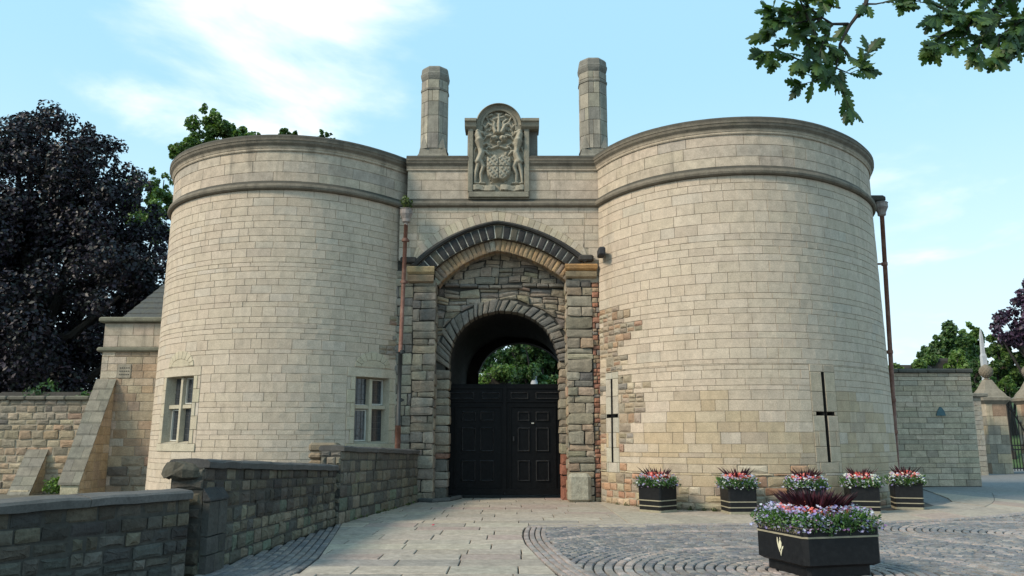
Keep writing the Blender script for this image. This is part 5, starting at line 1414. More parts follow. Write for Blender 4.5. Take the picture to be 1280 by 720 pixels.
hedge('long clipped hedge on the hillside above the boundary wall', hx0, hx1, 61, 63, P(1180, 470, 62).z, P(1180, 447, 62).z, 6500, .2, GREEN+GREENL, 20)
hx0, hx1 = P(1112, 458, 50).x, P(1160, 458, 50).x
hedge('low sunny bushes topping the boundary wall beside the right tower', hx0, hx1, 49, 51, P(1130, 480, 50).z, P(1130, 455, 50).z, 3600, .2, GREENL, 21, name='bushes')
# white monument
YM = 50.5; p0 = P(1229, 445, YM); p1 = P(1229, 411, YM); b = MB(); w_ = 6.5/F*YM
b.lathe([(w_*.62, p0.z-2.5), (w_*.6, p0.z), (w_*.42, p0.z+.15), (w_*.34, p1.z-.5), (.03, p1.z)], 4, (p0.x, YM, 0), (.5, .5, .5), PI/4)
tag(b.build('obelisk', M_WHITE, None), 'slim white stone monument among the trees on the hillside', 'monument')

# ------------------------------------------------------------------ oak branch over the right of the picture
def oak():
    t = thing('oak_tree', 'oak branches with lobed dark green leaves hanging in at the top right', 'tree', (7.5, 1.5, 0), world=True)
    b = MB()
    b.tube([(7.5, 1.5, -.1), (7.4, 1.6, 1.5), (7.2, 1.9, 3.2), (6.8, 2.4, 5.2), (6.3, 3.0, 7.0)], [.42, .34, .28, .2, .1], 12); b.build('trunk', M_BARK, t)
    rs = random.Random(31); leaves = []
    out = [(0, 0), (.10, .05), (.14, .15), (.09, .19), (.22, .30), (.24, .37), (.13, .39), (.27, .52), (.27, .60), (.15, .60), (.22, .74), (.19, .80), (.10, .78), (.10, .92), (0, 1.0)]
    full = out+[(-x, y) for x, y in out[-2:0:-1]]
    def lf(p, d, s):
        d = d.normalized(); side = d.cross(Vector((rs.uniform(-.6, .6), rs.uniform(-1.6, -.4), rs.uniform(-.3, 1)))).normalized(); nrm = side.cross(d).normalized()
        vs = [p+d*(y*s)+side*(x*s)+nrm*(-abs(x)*s*.35+y*(1-y)*s*.25) for x, y in full]; n = len(full)
        mid = [p+d*(y*s)+nrm*(y*(1-y)*s*.25) for y in (.2, .5, .8)]
        vs += mid; m0 = n
        fs = []; ks = []
        for i in range(n):
            j = (i+1) % n; ym = (full[i][1]+full[j][1])/2; k = 0 if ym < .35 else (1 if ym < .65 else 2); fs.append((i, j, m0+k)); ks.append(k)
        for i in range(n):
            k0, k1 = ks[i-1], ks[i]
            if k0 != k1: fs.append((i, m0+k1, m0+k0))
        col = jit(rs.choice([(.035, .078, .018), (.05, .10, .022), (.026, .058, .016), (.07, .12, .03)]), .2)
        leaves.append((vs, fs, col, p))
    def twig(pxs, Y0, Y1, r0, dens, sz=.11, par=None):
        pts = []
        n = len(pxs)
        for i, (x, y) in enumerate(pxs): yy = Y0+(Y1-Y0)*i/(n-1); pts.append(P(x, y, yy))
        b = MB(); b.tube(pts, [r0*(1-.8*i/(n-1)) for i in range(n)], 6); b.build('branch', M_BARK, t)
        for i in range(n-1):
            a, c = pts[i], pts[i+1]; L_ = (c-a).length; k = max(1, int(L_*dens))
            for q in range(k):
                f = (q+rs.random())/k; p = a.lerp(c, f); d = (c-a).normalized()+Vector((rs.uniform(-1.2, 1.2), rs.uniform(-.8, .8), rs.uniform(-1.2, .8)))
                lf(p, d, 1.12*sz*rs.uniform(.75, 1.2))
        for _ in range(6):
            lf(pts[-1], (pts[-1]-pts[-2]).normalized()+Vector((rs.uniform(-1, 1), rs.uniform(-.6, .6), rs.uniform(-1, .4))), 1.12*sz*rs.uniform(.8, 1.2))
    # limb from the trunk, off the frame, to the hanging branch
    limb = [Vector((7.2, 1.9, 3.2)), Vector((6.0, 2.8, 4.3)), Vector((4.4, 3.8, 4.9)), P(1180, -60, 4.6), P(1090, -30, 4.6)]
    b = MB(); b.tube(limb, [.12, .08, .05, .035, .02], 8); b.build('limb', M_BARK, t)
    twig([(1090, -30), (1082, 5), (1062, 32), (1050, 55), (1047, 75), (1043, 93)], 4.6, 4.5, .016, 10)
    twig([(1043, 93), (1050, 110), (1058, 124), (1062, 135)], 4.5, 4.5, .006, 34, .10)
    twig([(1060, 30), (1040, 30), (1028, 22), (1010, 8), (990, -10)], 4.6, 4.4, .010, 20)
    twig([(1028, 22), (1005, 40), (985, 55), (965, 66), (955, 65)], 4.5, 4.4, .007, 30)
    twig([(1010, 8), (985, 12), (962, 12)], 4.45, 4.3, .007, 38)
    twig([(1043, 93), (1025, 99), (1008, 104), (1000, 106)], 4.5, 4.45, .005, 34, .10)
    twig([(1050, 55), (1060, 70), (1078, 78), (1085, 65)], 4.5, 4.5, .006, 40, .10)
    twig([(1045, 85), (1062, 92), (1075, 86)], 4.5, 4.5, .005, 38, .10)
    twig([(1010, 8), (1005, 40), (1012, 60), (1000, 75)], 4.55, 4.4, .006, 34)
    twig([(1000, 0), (1020, 45), (1040, 62)], 4.4, 4.5, .006, 30)
    twig([(1028, 22), (1000, 28), (978, 30), (962, 40)], 4.5, 4.4, .006, 36)
    twig([(1010, 8), (990, 20), (975, 25)], 4.45, 4.3, .006, 36)
    twig([(1050, 10), (1030, 5), (1015, -5)], 4.6, 4.4, .006, 36)
    twig([(1240, -5), (1225, 15), (1200, 20)], 4.6, 4.5, .006, 40)
    twig([(1290, 25), (1262, 20), (1240, 25)], 4.6, 4.5, .006, 40)
    twig([(1000, 75), (985, 70), (970, 75)], 4.45, 4.4, .005, 36, .10)
    twig([(1040, 30), (1030, 50), (1022, 75)], 4.5, 4.4, .006, 36)
    twig([(1300, 40), (1285, 50), (1270, 60)], 4.5, 4.5, .006, 36)
    twig([(1078, 5), (1095, 5), (1110, 2), (1122, 5)], 4.6, 4.5, .007, 24)
    twig([(1300, -20), (1250, 8), (1215, 25), (1195, 35), (1175, 45), (1165, 60)], 4.7, 4.6, .016, 34)
    twig([(1250, 8), (1235, 35), (1225, 55), (1218, 66)], 4.65, 4.5, .008, 42)
    twig([(1215, 25), (1190, 15), (1165, 5), (1135, 0)], 4.6, 4.5, .008, 40)
    twig([(1290, 10), (1270, 30), (1250, 45), (1245, 72)], 4.6, 4.5, .010, 44)
    twig([(1310, 0), (1290, 25), (1275, 35), (1262, 52)], 4.6, 4.5, .010, 44)
    twig([(1215, 25), (1205, 45), (1190, 58), (1172, 55)], 4.6, 4.5, .008, 40)
    twig([(1280, -20), (1240, -5), (1200, -5), (1170, 20)], 4.7, 4.5, .010, 44)
    leaves.sort(key=lambda l: l[3].z)
    for vs, fs, col, p in leaves[:300]:
        b = MB(); b.add(vs, fs, col); b.build('oak_leaf', M_LEAF, t)
    if len(leaves) > 300:
        b = MB()
        for vs, fs, col, p in leaves[300:]: b.add(vs, fs, col)
        b.build('oak_foliage', M_LEAF, t, kind='stuff')
oak()

# ------------------------------------------------------------------ outbuilding, buttresses and garden wall on the left
YO = 24.5
OB = thing('outbuilding', 'small stone outbuilding with slate roof and stepped coping beside the left tower', 'building', (-11.5, YO, 0), world=True)
mo = MW(YO)
def Q(px, py): return W(px, py, YO)
ox0 = Q(128, 440)[0]; oz_top = Q(150, 402)[1]; oz_s = Q(150, 437)[1]
PINK = [(3, (.38, .275, .185)), (2, (.34, .255, .18)), (2, (.41, .33, .23)), (1, (.30, .24, .18))]
st = []
plx0, plz0 = Q(146, 473); plx1, plz1 = Q(165, 455)
def cbo(a, b_, z0, z1):
    low = z1 < 1.15 and a > -12.2
    st.append(stone([(a, z0), (b_, z0), (b_, z1), (a, z1)], mo, jit(pick(RUBBLE if low else (PINK if a > ox0+.25 else CREAM)), .12, .04), gap=.007, bev=.02 if low else .01, d=R.uniform(-.01, .03) if low else 0, rough=.012 if low else .0, bulge=.03 if low else 0))
fill(ox0, -10.0, courses(-.5, oz_s, .22, .32, (plz0, plz1)), .35, .7, [(plx0, plx1, plz0, plz1)], cbo); emit(st, OB, M_RUB)
st = []
def cbo(a, b_, z0, z1): st.append(stone([(a, z0), (b_, z0), (b_, z1), (a, z1)], mo, jit(pick(PARA), .07), gap=.005, bev=.007))
fill(ox0, -10.0, [oz_s+.08, (oz_s+oz_top)/2, oz_top-.05], .6, 1.1, [], cbo); emit(st, OB, M_PAR, name='parapet_stone')
b = MB(); b.bbox(((plx0+plx1)/2, YO-.0, (plz0+plz1)/2), (plx1-plx0-.01, .04, plz1-plz0-.01), .015, (.33, .29, .23)); b.build('plaque', M_PAR, OB)
b = MB()
for k in range(3):
    for j in range(5): b.box((plx0+.09+j*.065, YO-.024, plz1-.12-k*.10), (.035, .008, .03), (.08, .075, .06))
b.build('plaque_lettering', M_PAR, OB)
for (z, h, o, nm) in ((oz_s, .14, .10, 'string_course'), (oz_top+.05, .16, .14, 'coping')):
    b = MB(); b.bbox(((ox0-.1-10.0)/2, YO+.1, z), (-10.0-ox0+.2, .2+2*o, h), .04, (.17, .165, .125)); b.build(nm, M_TRIM, OB)
b = MB(); b.box(((ox0-9.6)/2, YO+2.0, oz_top/2-.25), (-9.6-ox0, 3.97, oz_top+.4), (.3, .26, .2)); b.build('wall_core', M_MORT, OB)
r0 = P(160, 402, 25.0); r1 = P(197, 368, 26.5)
for k in range(7):
    f0, f1 = k/7, (k+1)/7; q0, q1 = Vector((r0.x, 25.0, r0.z)).lerp(Vector((r1.x+.4, 26.6, r1.z+.3)), f0), Vector((r0.x, 25.0, r0.z)).lerp(Vector((r1.x+.4, 26.6, r1.z+.3)), f1)
    b = MB(); L_ = 2.4
    b.add([(q0.x, q0.y-.5, q0.z+.03), (q1.x, q1.y-.5, q1.z), (q1.x+L_, q1.y-.5, q1.z), (q0.x+L_, q0.y-.5, q0.z+.03), (q0.x, q0.y-.5, q0.z-.05), (q1.x, q1.y-.5, q1.z-.05), (q1.x+L_, q1.y-.5, q1.z-.05), (q0.x+L_, q0.y-.5, q0.z-.05)], [(3, 2, 1, 0), (4, 5, 6, 7), (0, 1, 5, 4), (2, 3, 7, 6), (3, 0, 4, 7), (1, 2, 6, 5)]); b.build('roof_slab', M_SLATE, OB)
def buttress(label, x0, x1, yt, zt_, yb, zb_, n):
    t = thing('buttress', label, 'buttress', ((x0+x1)/2, yb, 0), world=True, group='sloping buttresses')
    b = MB(); b.add([(x0+.03, yt+.1, -.6), (x1-.03, yt+.1, -.6), (x1-.03, yb, -.6), (x0+.03, yb, -.6), (x0+.03, yt+.1, zt_-.06), (x1-.03, yt+.1, zt_-.06), (x1-.03, yb, zb_-.06), (x0+.03, yb, zb_-.06)], [(3, 2, 1, 0), (4, 5, 6, 7), (1, 0, 4, 5), (2, 1, 5, 6), (3, 2, 6, 7), (0, 3, 7, 4)], (.3, .26, .2)); b.build('buttress_core', M_MORT, t)
    # side stones
    Ms = lambda u, z, d: (x1-.03+d, yb+u, z)
    st = []
    sl = (zt_-zb_)/(yt-yb)
    def cs_(a, b_, z0, z1):
        pl = clip([(a, z0), (b_, z0), (b_, z1), (a, z1)], (yt-yb, zt_-.06), (0, zb_-.06))
        if len(pl) >= 3 and area(pl) > .014: st.append(stone(pl, Ms, jit(pick(CREAM_LOW), .12), gap=.006, bev=.01, d=.015, back=-.02))
    fill(0, yt-yb, courses(-.5, zt_, .2, .28), .3, .5, [], cs_); emit(st, t, M_RUB)
    st = []
    Mfr = lambda u, z, d: (x0+u, yb-d, z)
    for z0, z1 in ((-.5, -.2), (-.2, .1), (.1, zb_-.06)):
        if z1 > z0+.05: st.append(stone([(.03, z0), (x1-x0-.03, z0), (x1-x0-.03, z1), (.03, z1)], Mfr, jit((.45, .39, .28), .06), gap=.005, bev=.01, d=.015, back=-.02))
    emit(st, t, M_RUB)
    for k in range(n):
        f0, f1 = k/n, (k+1)/n-.012
        ya, za = yb-.06+(yt-yb+.06)*f0, zb_-.05+(zt_-zb_+.05)*f0; yc, zc_ = yb-.06+(yt-yb+.06)*f1, zb_-.05+(zt_-zb_+.05)*f1
        for (xa, xb) in ((x0-.02, (x0+x1)/2+.08*(-1)**k), ((x0+x1)/2+.08*(-1)**k+.008, x1+.02)):
            b = MB(); b.add([(xa, ya, za), (xb, ya, za), (xb, yc, zc_-.02), (xa, yc, zc_-.02), (xa, ya, za+.07), (xb, ya, za+.07), (xb, yc, zc_+.05), (xa, yc, zc_+.05)], [(3, 2, 1, 0), (4, 5, 6, 7), (0, 1, 5, 4), (1, 2, 6, 5), (2, 3, 7, 6), (3, 0, 4, 7)], jit((.21, .195, .16), .12)); b.build('capping_slab', M_SLAB, t)
    return t
buttress('tall sloping buttress with stone slabs against the outbuilding', -12.65, -12.08, YO, 3.42, 23.0, .42, 9)
YG = 26.0
gx = lambda px, py: P(px, py, YG)
p0, p1 = gx(35, 563), gx(60, 563)
buttress('short sloping buttress against the rubble garden wall at far left', p0.x, p1.x, YG, p0.z, YG-.75, -.05, 5)
GWL = thing('garden_wall', 'old rubble garden wall in mixed pink and grey stone behind the buttresses', 'wall', (-16, YG, 0), world=True)
st = []; mg = MW(YG); zgt = gx(80, 500).z
def cg(a, b_, z0, z1):
    f = z0/zgt; st.append(stone([(a, z0), (b_, z0), (b_, z1), (a, z1)], mg, jit(pick(RUBBLE if f > .68 else [(3, (.37, .265, .18)), (3, (.33, .27, .19)), (2, (.40, .33, .23)), (1, (.24, .2, .15))]), .15, .05), gap=.009, bev=.02, d=R.uniform(-.015, .03), rough=.014, bulge=.02))
fill(-19.5, -12.0, courses(-.5, zgt, .16, .30), .25, .55, [], cg); emit(st, GWL, M_RUB)
b = MB(); b.box((-15.7, YG+.25, zgt/2-.3), (7.8, .46, zgt+.5)); b.build('wall_core', M_MORT, GWL)
x = -19.5
while x < -12.1:
    l = R.uniform(.5, .9); b = MB(); b.bbox((x+l/2, YG+.2, zgt+.06), (l-.02, .6, .14), .035, jit((.16, .15, .12), .15)); b.build('coping_stone', M_TRIM, GWL); x += l
hedge('green ivy and shrubs spilling over the top of the garden wall', -17.2, -13.6, YG+.4, YG+1.3, 1.8, zgt+.40, 1300, .15, DKG, 40, name='ivy')
t = thing('weed', 'tuft of green weed in the corner beside the tall buttress', 'plant', (P(70, 600, 25).x, 25, 0), world=True)
q = P(68, 603, 25); leaf_obj('weed_leaves', [leaf_cloud([(q.x+R.uniform(-.3, .3), 25.3, q.z-R.uniform(0, .3)) for _ in range(8)], [.22]*8, 500, .12, GREENL, 41)], M_LEAF, t)

# ------------------------------------------------------------------ boundary wall and gate piers on the right
YR = 29.0
BW = thing('boundary_wall', 'grey-buff coursed boundary wall right of the round tower with a small blue-green badge', 'wall', (15, YR, 0), world=True)
bx0, bx1 = 10.2, P(1228, 607, YR).x; bzt = P(1170, 466, YR).z
st = []; mb = MW(YR)
def cbb(a, b_, z0, z1): st.append(stone([(a, z0), (b_, z0), (b_, z1), (a, z1)], mb, jit(pick([(3, (.50, .41, .30)), (2, (.45, .38, .28)), (2, (.53, .44, .33)), (1, (.40, .34, .26))]), .1), gap=.006, bev=.01, d=R.uniform(-.004, .006)))
fill(bx0, bx1, courses(0, bzt, .15, .24), .35, .8, [], cbb); emit(st, BW, M_RUB)
st = []; Mbe = lambda u, z, d: (bx1+d, YR+u, z)
def cbb(a, b_, z0, z1): st.append(stone([(a, z0), (b_, z0), (b_, z1), (a, z1)], Mbe, jit((.3, .27, .22), .1), gap=.007, bev=.01))
fill(0, .6, courses(0, bzt, .15, .24), .3, .6, [], cbb); emit(st, BW, M_RUB)
b = MB(); b.box(((bx0+bx1)/2-.01, YR+.31, bzt/2-.1), (bx1-bx0-.02, .58, bzt+.2)); b.build('wall_core', M_MORTD, BW)
x = bx0
while x < bx1-.05:
    l = min(R.uniform(.8, 1.2), bx1+.06-x); b = MB(); b.bbox((x+l/2, YR+.3, bzt+.07), (l-.01, .78, .15), .03, jit((.11, .105, .09), .12)); b.build('coping_stone', M_TRIM, BW); x += l
q = P(1176, 516, YR-.03); b = MB(); r_ = .17
b.add([(q.x-r_, YR-.05, q.z-.10), (q.x+r_, YR-.05, q.z-.10), (q.x+r_*.75, YR-.05, q.z+.06), (q.x+.03, YR-.05, q.z+.2), (q.x-.03, YR-.05, q.z+.2), (q.x-r_*.75, YR-.05, q.z+.04)]+[(q.x-r_, YR, q.z-.10), (q.x+r_, YR, q.z-.10), (q.x+r_*.75, YR, q.z+.06), (q.x+.03, YR, q.z+.2), (q.x-.03, YR, q.z+.2), (q.x-r_*.75, YR, q.z+.04)], [(0, 1, 2, 3, 4, 5)]+[(i, 6+i, 6+(i+1) % 6, (i+1) % 6) for i in range(6)])
b.build('badge', plain('blue_green_badge', (.05, .12, .14), .5, var=.3), BW)
# lower side wall running back to the pier
SW = thing('side_wall', 'narrow low wall end between the boundary wall and the first gate pier', 'wall', (20.5, 36, 0), world=True)
pA = P(1222, 590, 38); zSW = P(1226, 496, 38).z
st = []; Ms_ = MW(38)
def cbb(a, b_, z0, z1): st.append(stone([(a, z0), (b_, z0), (b_, z1), (a, z1)], Ms_, jit((.33, .3, .25), .1), gap=.007, bev=.012))
fill(pA.x-3.0, P(1236, 590, 38).x, courses(-.05, zSW, .2, .3), .4, .7, [], cbb); emit(st, SW, M_RUB)
b = MB(); b.box((pA.x-1.3, 38.3, zSW/2), (3.3, .5, zSW)); b.build('wall_core', M_MORTD, SW)
b = MB(); b.bbox((pA.x-1.2, 38.25, zSW+.08), (4.0, .8, .17), .03, (.2, .19, .16)); b.build('coping', M_TRIM, SW)
YK = 40.0
def gate_pier(px, label):
    base = P(px, 588, YK); t = thing('gate_pier', label, 'gate pier', (base.x, YK, 0), group='gate piers with pineapple finials')
    zs_ = P(px, 499, YK).z; w = 1.02; st = []
    for (ax, sg) in (('f', 0), ('l', 1), ('r', 2)):
        if ax == 'f': Mx = lambda u, z, d: (u-w/2, -w/2-d, z)
        elif ax == 'l': Mx = lambda u, z, d: (-w/2-d, w/2-u, z)
        else: Mx = lambda u, z, d: (w/2+d, u-w/2, z)
        zz = [0, .5, .95, 1.4, 1.85, 2.3, 2.75, zs_-.25]
        for z0, z1 in zip(zz[:-1], zz[1:]):
            for (a, b_) in (((0, w*.33), (w*.33, w)) if int(z0*10) % 2 else ((0, w*.6), (w*.6, w))):
                st.append(stone([(a, z0), (b_, z0), (b_, z1), (a, z1)], Mx, jit(pick([(2, (.44, .36, .25)), (2, (.40, .35, .27)), (1, (.32, .22, .15)), (1, (.28, .25, .2))]), .08), gap=.006, bev=.01))
    for s in st:
        if s: b = MB(); b.add(s.v, s.f, s.col); b.build('stone', M_PAR, t)
    b = MB(); b.box((0, 0, zs_/2-.15), (w-.04, w-.04, zs_+.2)); b.build('pier_core', M_MORTD, t)
    b = MB(); k = math.sqrt(.5)/.5
    b.lathe([(w*.5*k, zs_-.26), (w*.58*k, zs_-.16), (w*.66*k, zs_-.08), (w*.66*k, zs_+.06), (w*.56*k, zs_+.12), (w*.50*k, zs_+.26), (w*.34*k, zs_+.50), (w*.20*k, zs_+.84), (w*.15*k, zs_+.95)], 4, (0, 0, 0), (.24, .21, .165), PI/4); b.build('pier_cap', M_TRIM, t)
    b = MB(); zt_ = zs_+.94; n = 14
    pr = [(.10, 0), (.20, .04), (.10, .12), (.14, .18), (.30, .34), (.38, .58), (.36, .82), (.24, 1.04), (.08, 1.16), (.01, 1.2)]
    pr = [(r_*.85, z*.66) for r_, z in pr]; b.lathe([(r_*(.98), z) for r_, z in pr], n, (0, 0, zt_), (.19, .16, .12)); 
    f = b.build('pineapple_finial', M_TRIM, t, smooth=True)
    b = MB()
    for k2 in range(7):
        zz_ = .17+k2*.078; rr = np.interp(zz_, [z for _, z in pr], [r_ for r_, _ in pr])
        for i in range(12):
            a = 2*PI*(i+.5*(k2 % 2))/12; b.lathe([(.022, -.02), (.024, 0), (.008, .03)], 4, ((rr*.97)*math.cos(a), rr*math.sin(a), zt_+zz_), (.17, .145, .11), 0)
    b.build('finial_scales', M_TRIM, t, kind='stuff')
    return t
GP1 = gate_pier(1246, 'first stone gate pier with a pineapple finial, right of the boundary wall')
GP2 = gate_pier(1301, 'gate pier cut by the right edge of the photograph')
gx0, gx1 = GP1.location.x+.6, GP2.location.x-.55
def iron_gate(x0, x1, label, ztop, arched):
    t = thing('iron_gate', label, 'gate', ((x0+x1)/2, YK, 0), world=True); n = max(4, int((x1-x0)/.13))
    for i in range(n+1):
        f = i/n; x = x0+(x1-x0)*f; z = ztop-(1.5*(f**1.6) if arched else 0)
        b = MB(); b.tube([(x, YK, .12), (x, YK, z)], .02, 5); b.lathe([(.03, 0), (.03, .04), (.0, .14)], 5, (x, YK, z)); b.build('bar', M_IRON, t)
    for z in (.25, 1.15, 1.35):
        b = MB(); b.box(((x0+x1)/2, YK, z), (x1-x0, .05, .06)); b.build('rail', M_IRON, t)
    b = MB(); b.tube([(x0+(x1-x0)*k/10, YK, ztop-.15-(1.5*((k/10)**1.6) if arched else 0)) for k in range(11)], .035, 6); b.build('top_rail', M_IRON, t)
    b = MB(); b.bbox((x0+.05, YK, ztop/2), (.08, .08, ztop), .01); b.build('stile', M_IRON, t)
    return t
iron_gate(gx0, gx1, 'black wrought iron gate with a swept top between the two gate piers', 3.6, True)
iron_gate(P(1228, 580, YK).x, GP1.location.x-.55, 'narrow black iron side gate between the low wall and the first gate pier', 2.9, False)

# ------------------------------------------------------------------ planters and flowers
def blades(n, spread, h, cols, seed, z0, w=.02, lean=.5, cx=0, cy=0):
    rs = random.Random(seed); b = MB()
    for _ in range(n):
        a = rs.uniform(0, 2*PI); r_ = math.sqrt(rs.random()); x, y = cx+spread[0]*r_*math.cos(a), cy+spread[1]*r_*math.sin(a); hh = h*rs.uniform(.55, 1.1); th = rs.uniform(0, 2*PI)
        ox, oy = math.cos(a)*lean*r_*hh+rs.uniform(-.03, .03), math.sin(a)*lean*r_*hh+rs.uniform(-.03, .03); wx, wy = math.cos(th)*w, math.sin(th)*w
        b.add([(x-wx, y-wy, z0), (x+wx, y+wy, z0), (x+ox*.5+wx, y+oy*.5+wy, z0+hh*.6), (x+ox, y+oy, z0+hh), (x+ox*.5-wx, y+oy*.5-wy, z0+hh*.6)], [(0, 1, 2, 3, 4)], jit(rs.choice(cols), .25, .1))
    return b
def blossoms(n, region, cols, seed, size):
    """five-petalled small flowers; region(rs) gives a point"""
    rs = random.Random(seed); b = MB()
    for _ in range(n):
        x, y, z = region(rs); s = size*rs.uniform(.7, 1.25); tx, ty = rs.uniform(-.7, .7), rs.uniform(-.9, .2); c = jit(rs.choice(cols), .18, .05)
        nrm = Vector((tx, ty, .8)).normalized(); u = nrm.cross(Vector((0, 1, .2))).normalized(); v = nrm.cross(u); o = Vector((x, y, z)); vs = [o-nrm*s*.25]; m = 5
        for i in range(m*2):
            a = 2*PI*i/(m*2); rr = s*(1.0 if i % 2 == 0 else .55); vs.append(o+u*(rr*math.cos(a))+v*(rr*math.sin(a)))
        b.add(vs, [(0, 1+i, 1+(i+1) % (2*m)) for i in range(2*m)], c)
    return b
LILAC = [(.42, .42, .68), (.50, .50, .72), (.32, .28, .60), (.58, .60, .74), (.45, .25, .50)]
CORAL = [(.80, .18, .17), (.85, .30, .26), (.75, .14, .16), (.85, .40, .38)]
def flowers(label, base_z, hw, dens, seed, loc, rz, white=.3, big=False):
    t = thing('flower_display', label, 'flowers', (loc[0], loc[1], base_z), rz, group='flower displays in the planters')
    k = hw
    blades(int(420*dens), (k*1.02, k*1.02), .22, [(.05, .12, .025), (.08, .17, .035), (.04, .09, .03)], seed, -.02, .013 if big else .016, .55).build('foliage', M_LEAF, t, kind='stuff')
    rs = np.random.RandomState(seed); cs = []
    for i in range(26):
        a = 2*PI*i/26; m = max(abs(math.cos(a)), abs(math.sin(a))); r_ = k*(1.0 if not big else 1.02)/m*.97; cs.append((r_*math.cos(a), r_*math.sin(a), .03+rs.uniform(-.03, .05)))
    leaf_obj('edge_foliage', [leaf_cloud(cs, [.085 if not big else .10]*26, int(900*dens), .035, [(.06, .13, .03), (.09, .17, .05), (.05, .10, .035)], seed)], M_LEAF, t, kind='stuff')
    def edge(rs):
        a = rs.uniform(0, 2*PI); m = max(abs(math.cos(a)), abs(math.sin(a))); r_ = k/m*rs.uniform(.72, 1.10); d = abs(r_*m/k-1)
        return (r_*math.cos(a), r_*math.sin(a), .19-.13*max(0, (r_*m/k-.85)*5)+rs.uniform(-.10, .06))
    blossoms(int(330*dens*(1.35 if big else 1.15)), edge, LILAC+[(.65, .68, .66)]*int(white*8), seed+1, .022 if big else .028).build('lilac_flowers', M_PETAL, t, kind='stuff')
    def mid(rs):
        a = rs.uniform(0, 2*PI); r_ = k*rs.uniform(.25 if not big else .38, .84); return (r_*math.cos(a), r_*math.sin(a), .25+rs.uniform(-.04, .06)-.10*(r_/k))
    blossoms(int((190 if not big else 130)*dens), mid, CORAL, seed+2, .042 if not big else .034).build('coral_flowers', M_PETAL, t, kind='stuff')
    blades(int((50 if not big else 150)*dens), (k*.34, k*.34) if not big else (k*.42, k*.42), .33 if not big else .33, [(.035, .008, .014), (.055, .012, .02), (.025, .008, .012)], seed+3, .06, .026, .95).build('dark_red_leaves', M_LEAFG, t, kind='stuff')
    return t
def sq(b, z0, z1, h0, h1, ch, col=(.5, .5, .5)):
    def ring(h, z): c = ch; return [(-h+c, -h, z), (h-c, -h, z), (h, -h+c, z), (h, h-c, z), (h-c, h, z), (-h+c, h, z), (-h, h-c, z), (-h, -h+c, z)]
    vs = ring(h0, z0)+ring(h1, z1); b.add(vs, [(i, (i+1) % 8, 8+(i+1) % 8, 8+i) for i in range(8)]+[tuple(range(7, -1, -1)), tuple(range(8, 16))], col)
def planter(label, loc, rz):
    t = thing('planter', label, 'planter', loc, rz, group='black planters with cream bands along the right tower')
    H = .60; h = .32
    b = MB(); sq(b, .03, H-.04, h-.01, h, .03); b.build('body', M_PLANT, t)
    b = MB(); sq(b, H-.04, H, h+.02, h+.025, .035); b.build('rim', M_PLANT, t)
    b = MB(); sq(b, 0, .05, h-.005, h-.005, .03); b.build('foot', M_GOLD, t)
    for z in (.13, .25): b = MB(); sq(b, z, z+.022, h+.004, h+.004, .032); b.build('cream_band', M_GOLD, t)
    b = MB(); sq(b, H-.01, H+.012, h-.02, h-.02, .02); b.build('soil', M_SOIL, t)
    return t
PLN = [((826, 641), .72, 'black planter turned cornerwise, nearest the gate', 'coral and lilac flowers in the planter nearest the gate', 1),
       ((929, 643), .06, 'second black planter from the gate, standing square-on', 'coral and lilac flowers in the second planter from the gate', 2),
       ((1017, 645), .1, 'black planter mostly hidden behind the big trough', 'flowers rising behind the big trough under the right arrow slit', 3),
       ((1087, 642), -.18, 'fourth black planter, just right of the big trough', 'pale flowers with coral spots in the planter right of the big trough', 4),
       ((1143, 637), -.28, 'last black planter, at the foot of the red downpipe', 'coral and white flowers in the planter at the foot of the red downpipe', 5)]
first = None
for (px, py), rz, l1, l2, k in PLN:
    g = G(px, py); loc = (g.x, g.y+.33, 0)
    if first is None: first = planter(l1, loc, rz)
    else: copy_thing(first, loc, rz, l1)
    flowers(l2, .60, .36, 1.25, 50+k*7, loc, rz, white=.6 if k > 3 else .25)
# the big square trough
c1_, c2_, c3_ = Vector((3.42, 9.82, 0)), Vector((4.47, 10.10, 0)), Vector((3.17, 10.80, 0))
rzT = math.atan2(.28, 1.05); cT = c1_+(c2_-c1_)/2+(c3_-c1_)/2; hT = .53
TT = thing('planter', 'large black square trough with lily emblem in the foreground on the setts', 'planter', (cT.x, cT.y, 0), rzT)
b = MB(); sq(b, 0, .13, hT-.09, hT-.09, .04); b.build('plinth', M_PLANT, TT)
b = MB(); sq(b, .12, .15, hT-.05, hT, .05); sq(b, .15, .46, hT, hT, .05); b.build('body', M_PLANT, TT)
b = MB(); sq(b, .455, .475, hT+.008, hT+.008, .052); b.build('cream_band', M_GOLD, TT)
b = MB(); sq(b, .474, .565, hT+.001, hT+.001, .05); b.build('rim', M_PLANT, TT)
b = MB(); sq(b, .564, .572, hT+.006, hT+.006, .052); b.build('rim_edge', plain('worn_rim_edge', (.16, .14, .10), .6), TT)
b = MB(); sq(b, .57, .582, hT-.03, hT-.03, .04); b.build('soil', M_SOIL, TT)
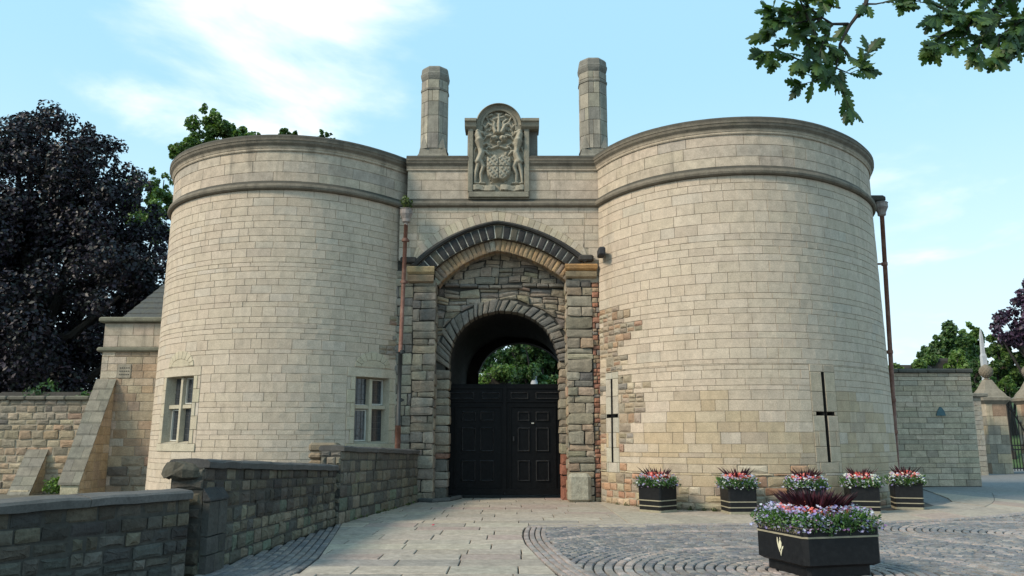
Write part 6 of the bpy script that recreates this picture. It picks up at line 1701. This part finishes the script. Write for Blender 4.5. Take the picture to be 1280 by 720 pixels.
# emblem and lettering on the left-hand side (local -X face)
face = Matrix.Translation((-hT-.003, 0, 0)) @ Matrix.Rotation(-PI/2, 4, 'Z') @ Matrix.Rotation(PI/2, 4, 'X')
text('CITY OF NOTTINGHAM', .082, Matrix.Translation((0, 0, .52)) @ face, 'lettering', plain('worn_lettering', (.20, .175, .12), .6), TT, .002)
b = MB(); ex, ez = .02, .33
def petal(pts): b.add([(-hT-.006, -(p[0]*.8+ex), p[1]*.8+ez) for p in pts]+[(-hT+.002, -(p[0]*.8+ex), p[1]*.8+ez) for p in pts], [tuple(range(len(pts)))]+[(i, len(pts)+i, len(pts)+(i+1) % len(pts), (i+1) % len(pts)) for i in range(len(pts))])
petal([(-.075, .11), (-.06, .10), (-.05, .02), (-.015, -.06), (.0, -.11), (-.02, -.10), (-.06, -.02), (-.08, .05)])
petal([(-.035, .02), (-.01, .07), (.015, .07), (.035, .03), (.03, -.02), (.005, -.06), (-.02, -.03)])
petal([(-.01, .08), (.0, .12), (.012, .08)])
petal([(.0, -.12), (.03, -.06), (.05, -.02), (.085, -.005), (.075, -.035), (.05, -.06), (.03, -.11), (.01, -.16)])
b.build('lily_emblem', plain('cream_emblem', (.70, .66, .48), .5, var=.1), TT)
flowers('lilac and coral flowers round dark red leaves in the big foreground trough', .57, .53, 3.4, 99, (cT.x, cT.y), rzT, white=.1, big=True)
# weeds and moss at the foot of the right tower and the far parapet
cs = []
for _ in range(46):
    u = R.uniform(.6, PR.L*.5); q = PR.at(u, 0, .03); cs.append((q[0], q[1], R.uniform(.0, .035)))
for _ in range(20):
    f = R.random(); cs.append((-3.30+.82*f, 16.4+5.2*f, .01))
w_ = leaf_obj('weeds', [leaf_cloud(cs, [.055]*len(cs), 1500, .035, [(.09, .13, .035), (.12, .13, .05), (.06, .09, .03)], 88)], M_LEAF, None, kind='stuff')
w_['label'] = 'small weeds and moss at the foot of the walls'
# plant growing out of the left hopper
q = P(508, 254, 21.4); t = thing('hopper_plant', 'little green fern growing out of the hopper head left of the arch', 'plant', (q.x, 21.4, q.z-.1), world=True)
leaf_obj('fronds', [leaf_cloud([(q.x+R.uniform(-.14, .14), 21.38+R.uniform(-.1, .1), q.z+R.uniform(-.05, .1)) for _ in range(9)], [.12]*9, 420, .06, [(.10, .14, .04), (.14, .17, .07), (.06, .09, .03)], 61)], M_LEAF, t)
for o in bpy.data.objects:
    if '_w' in o: del o['_w']
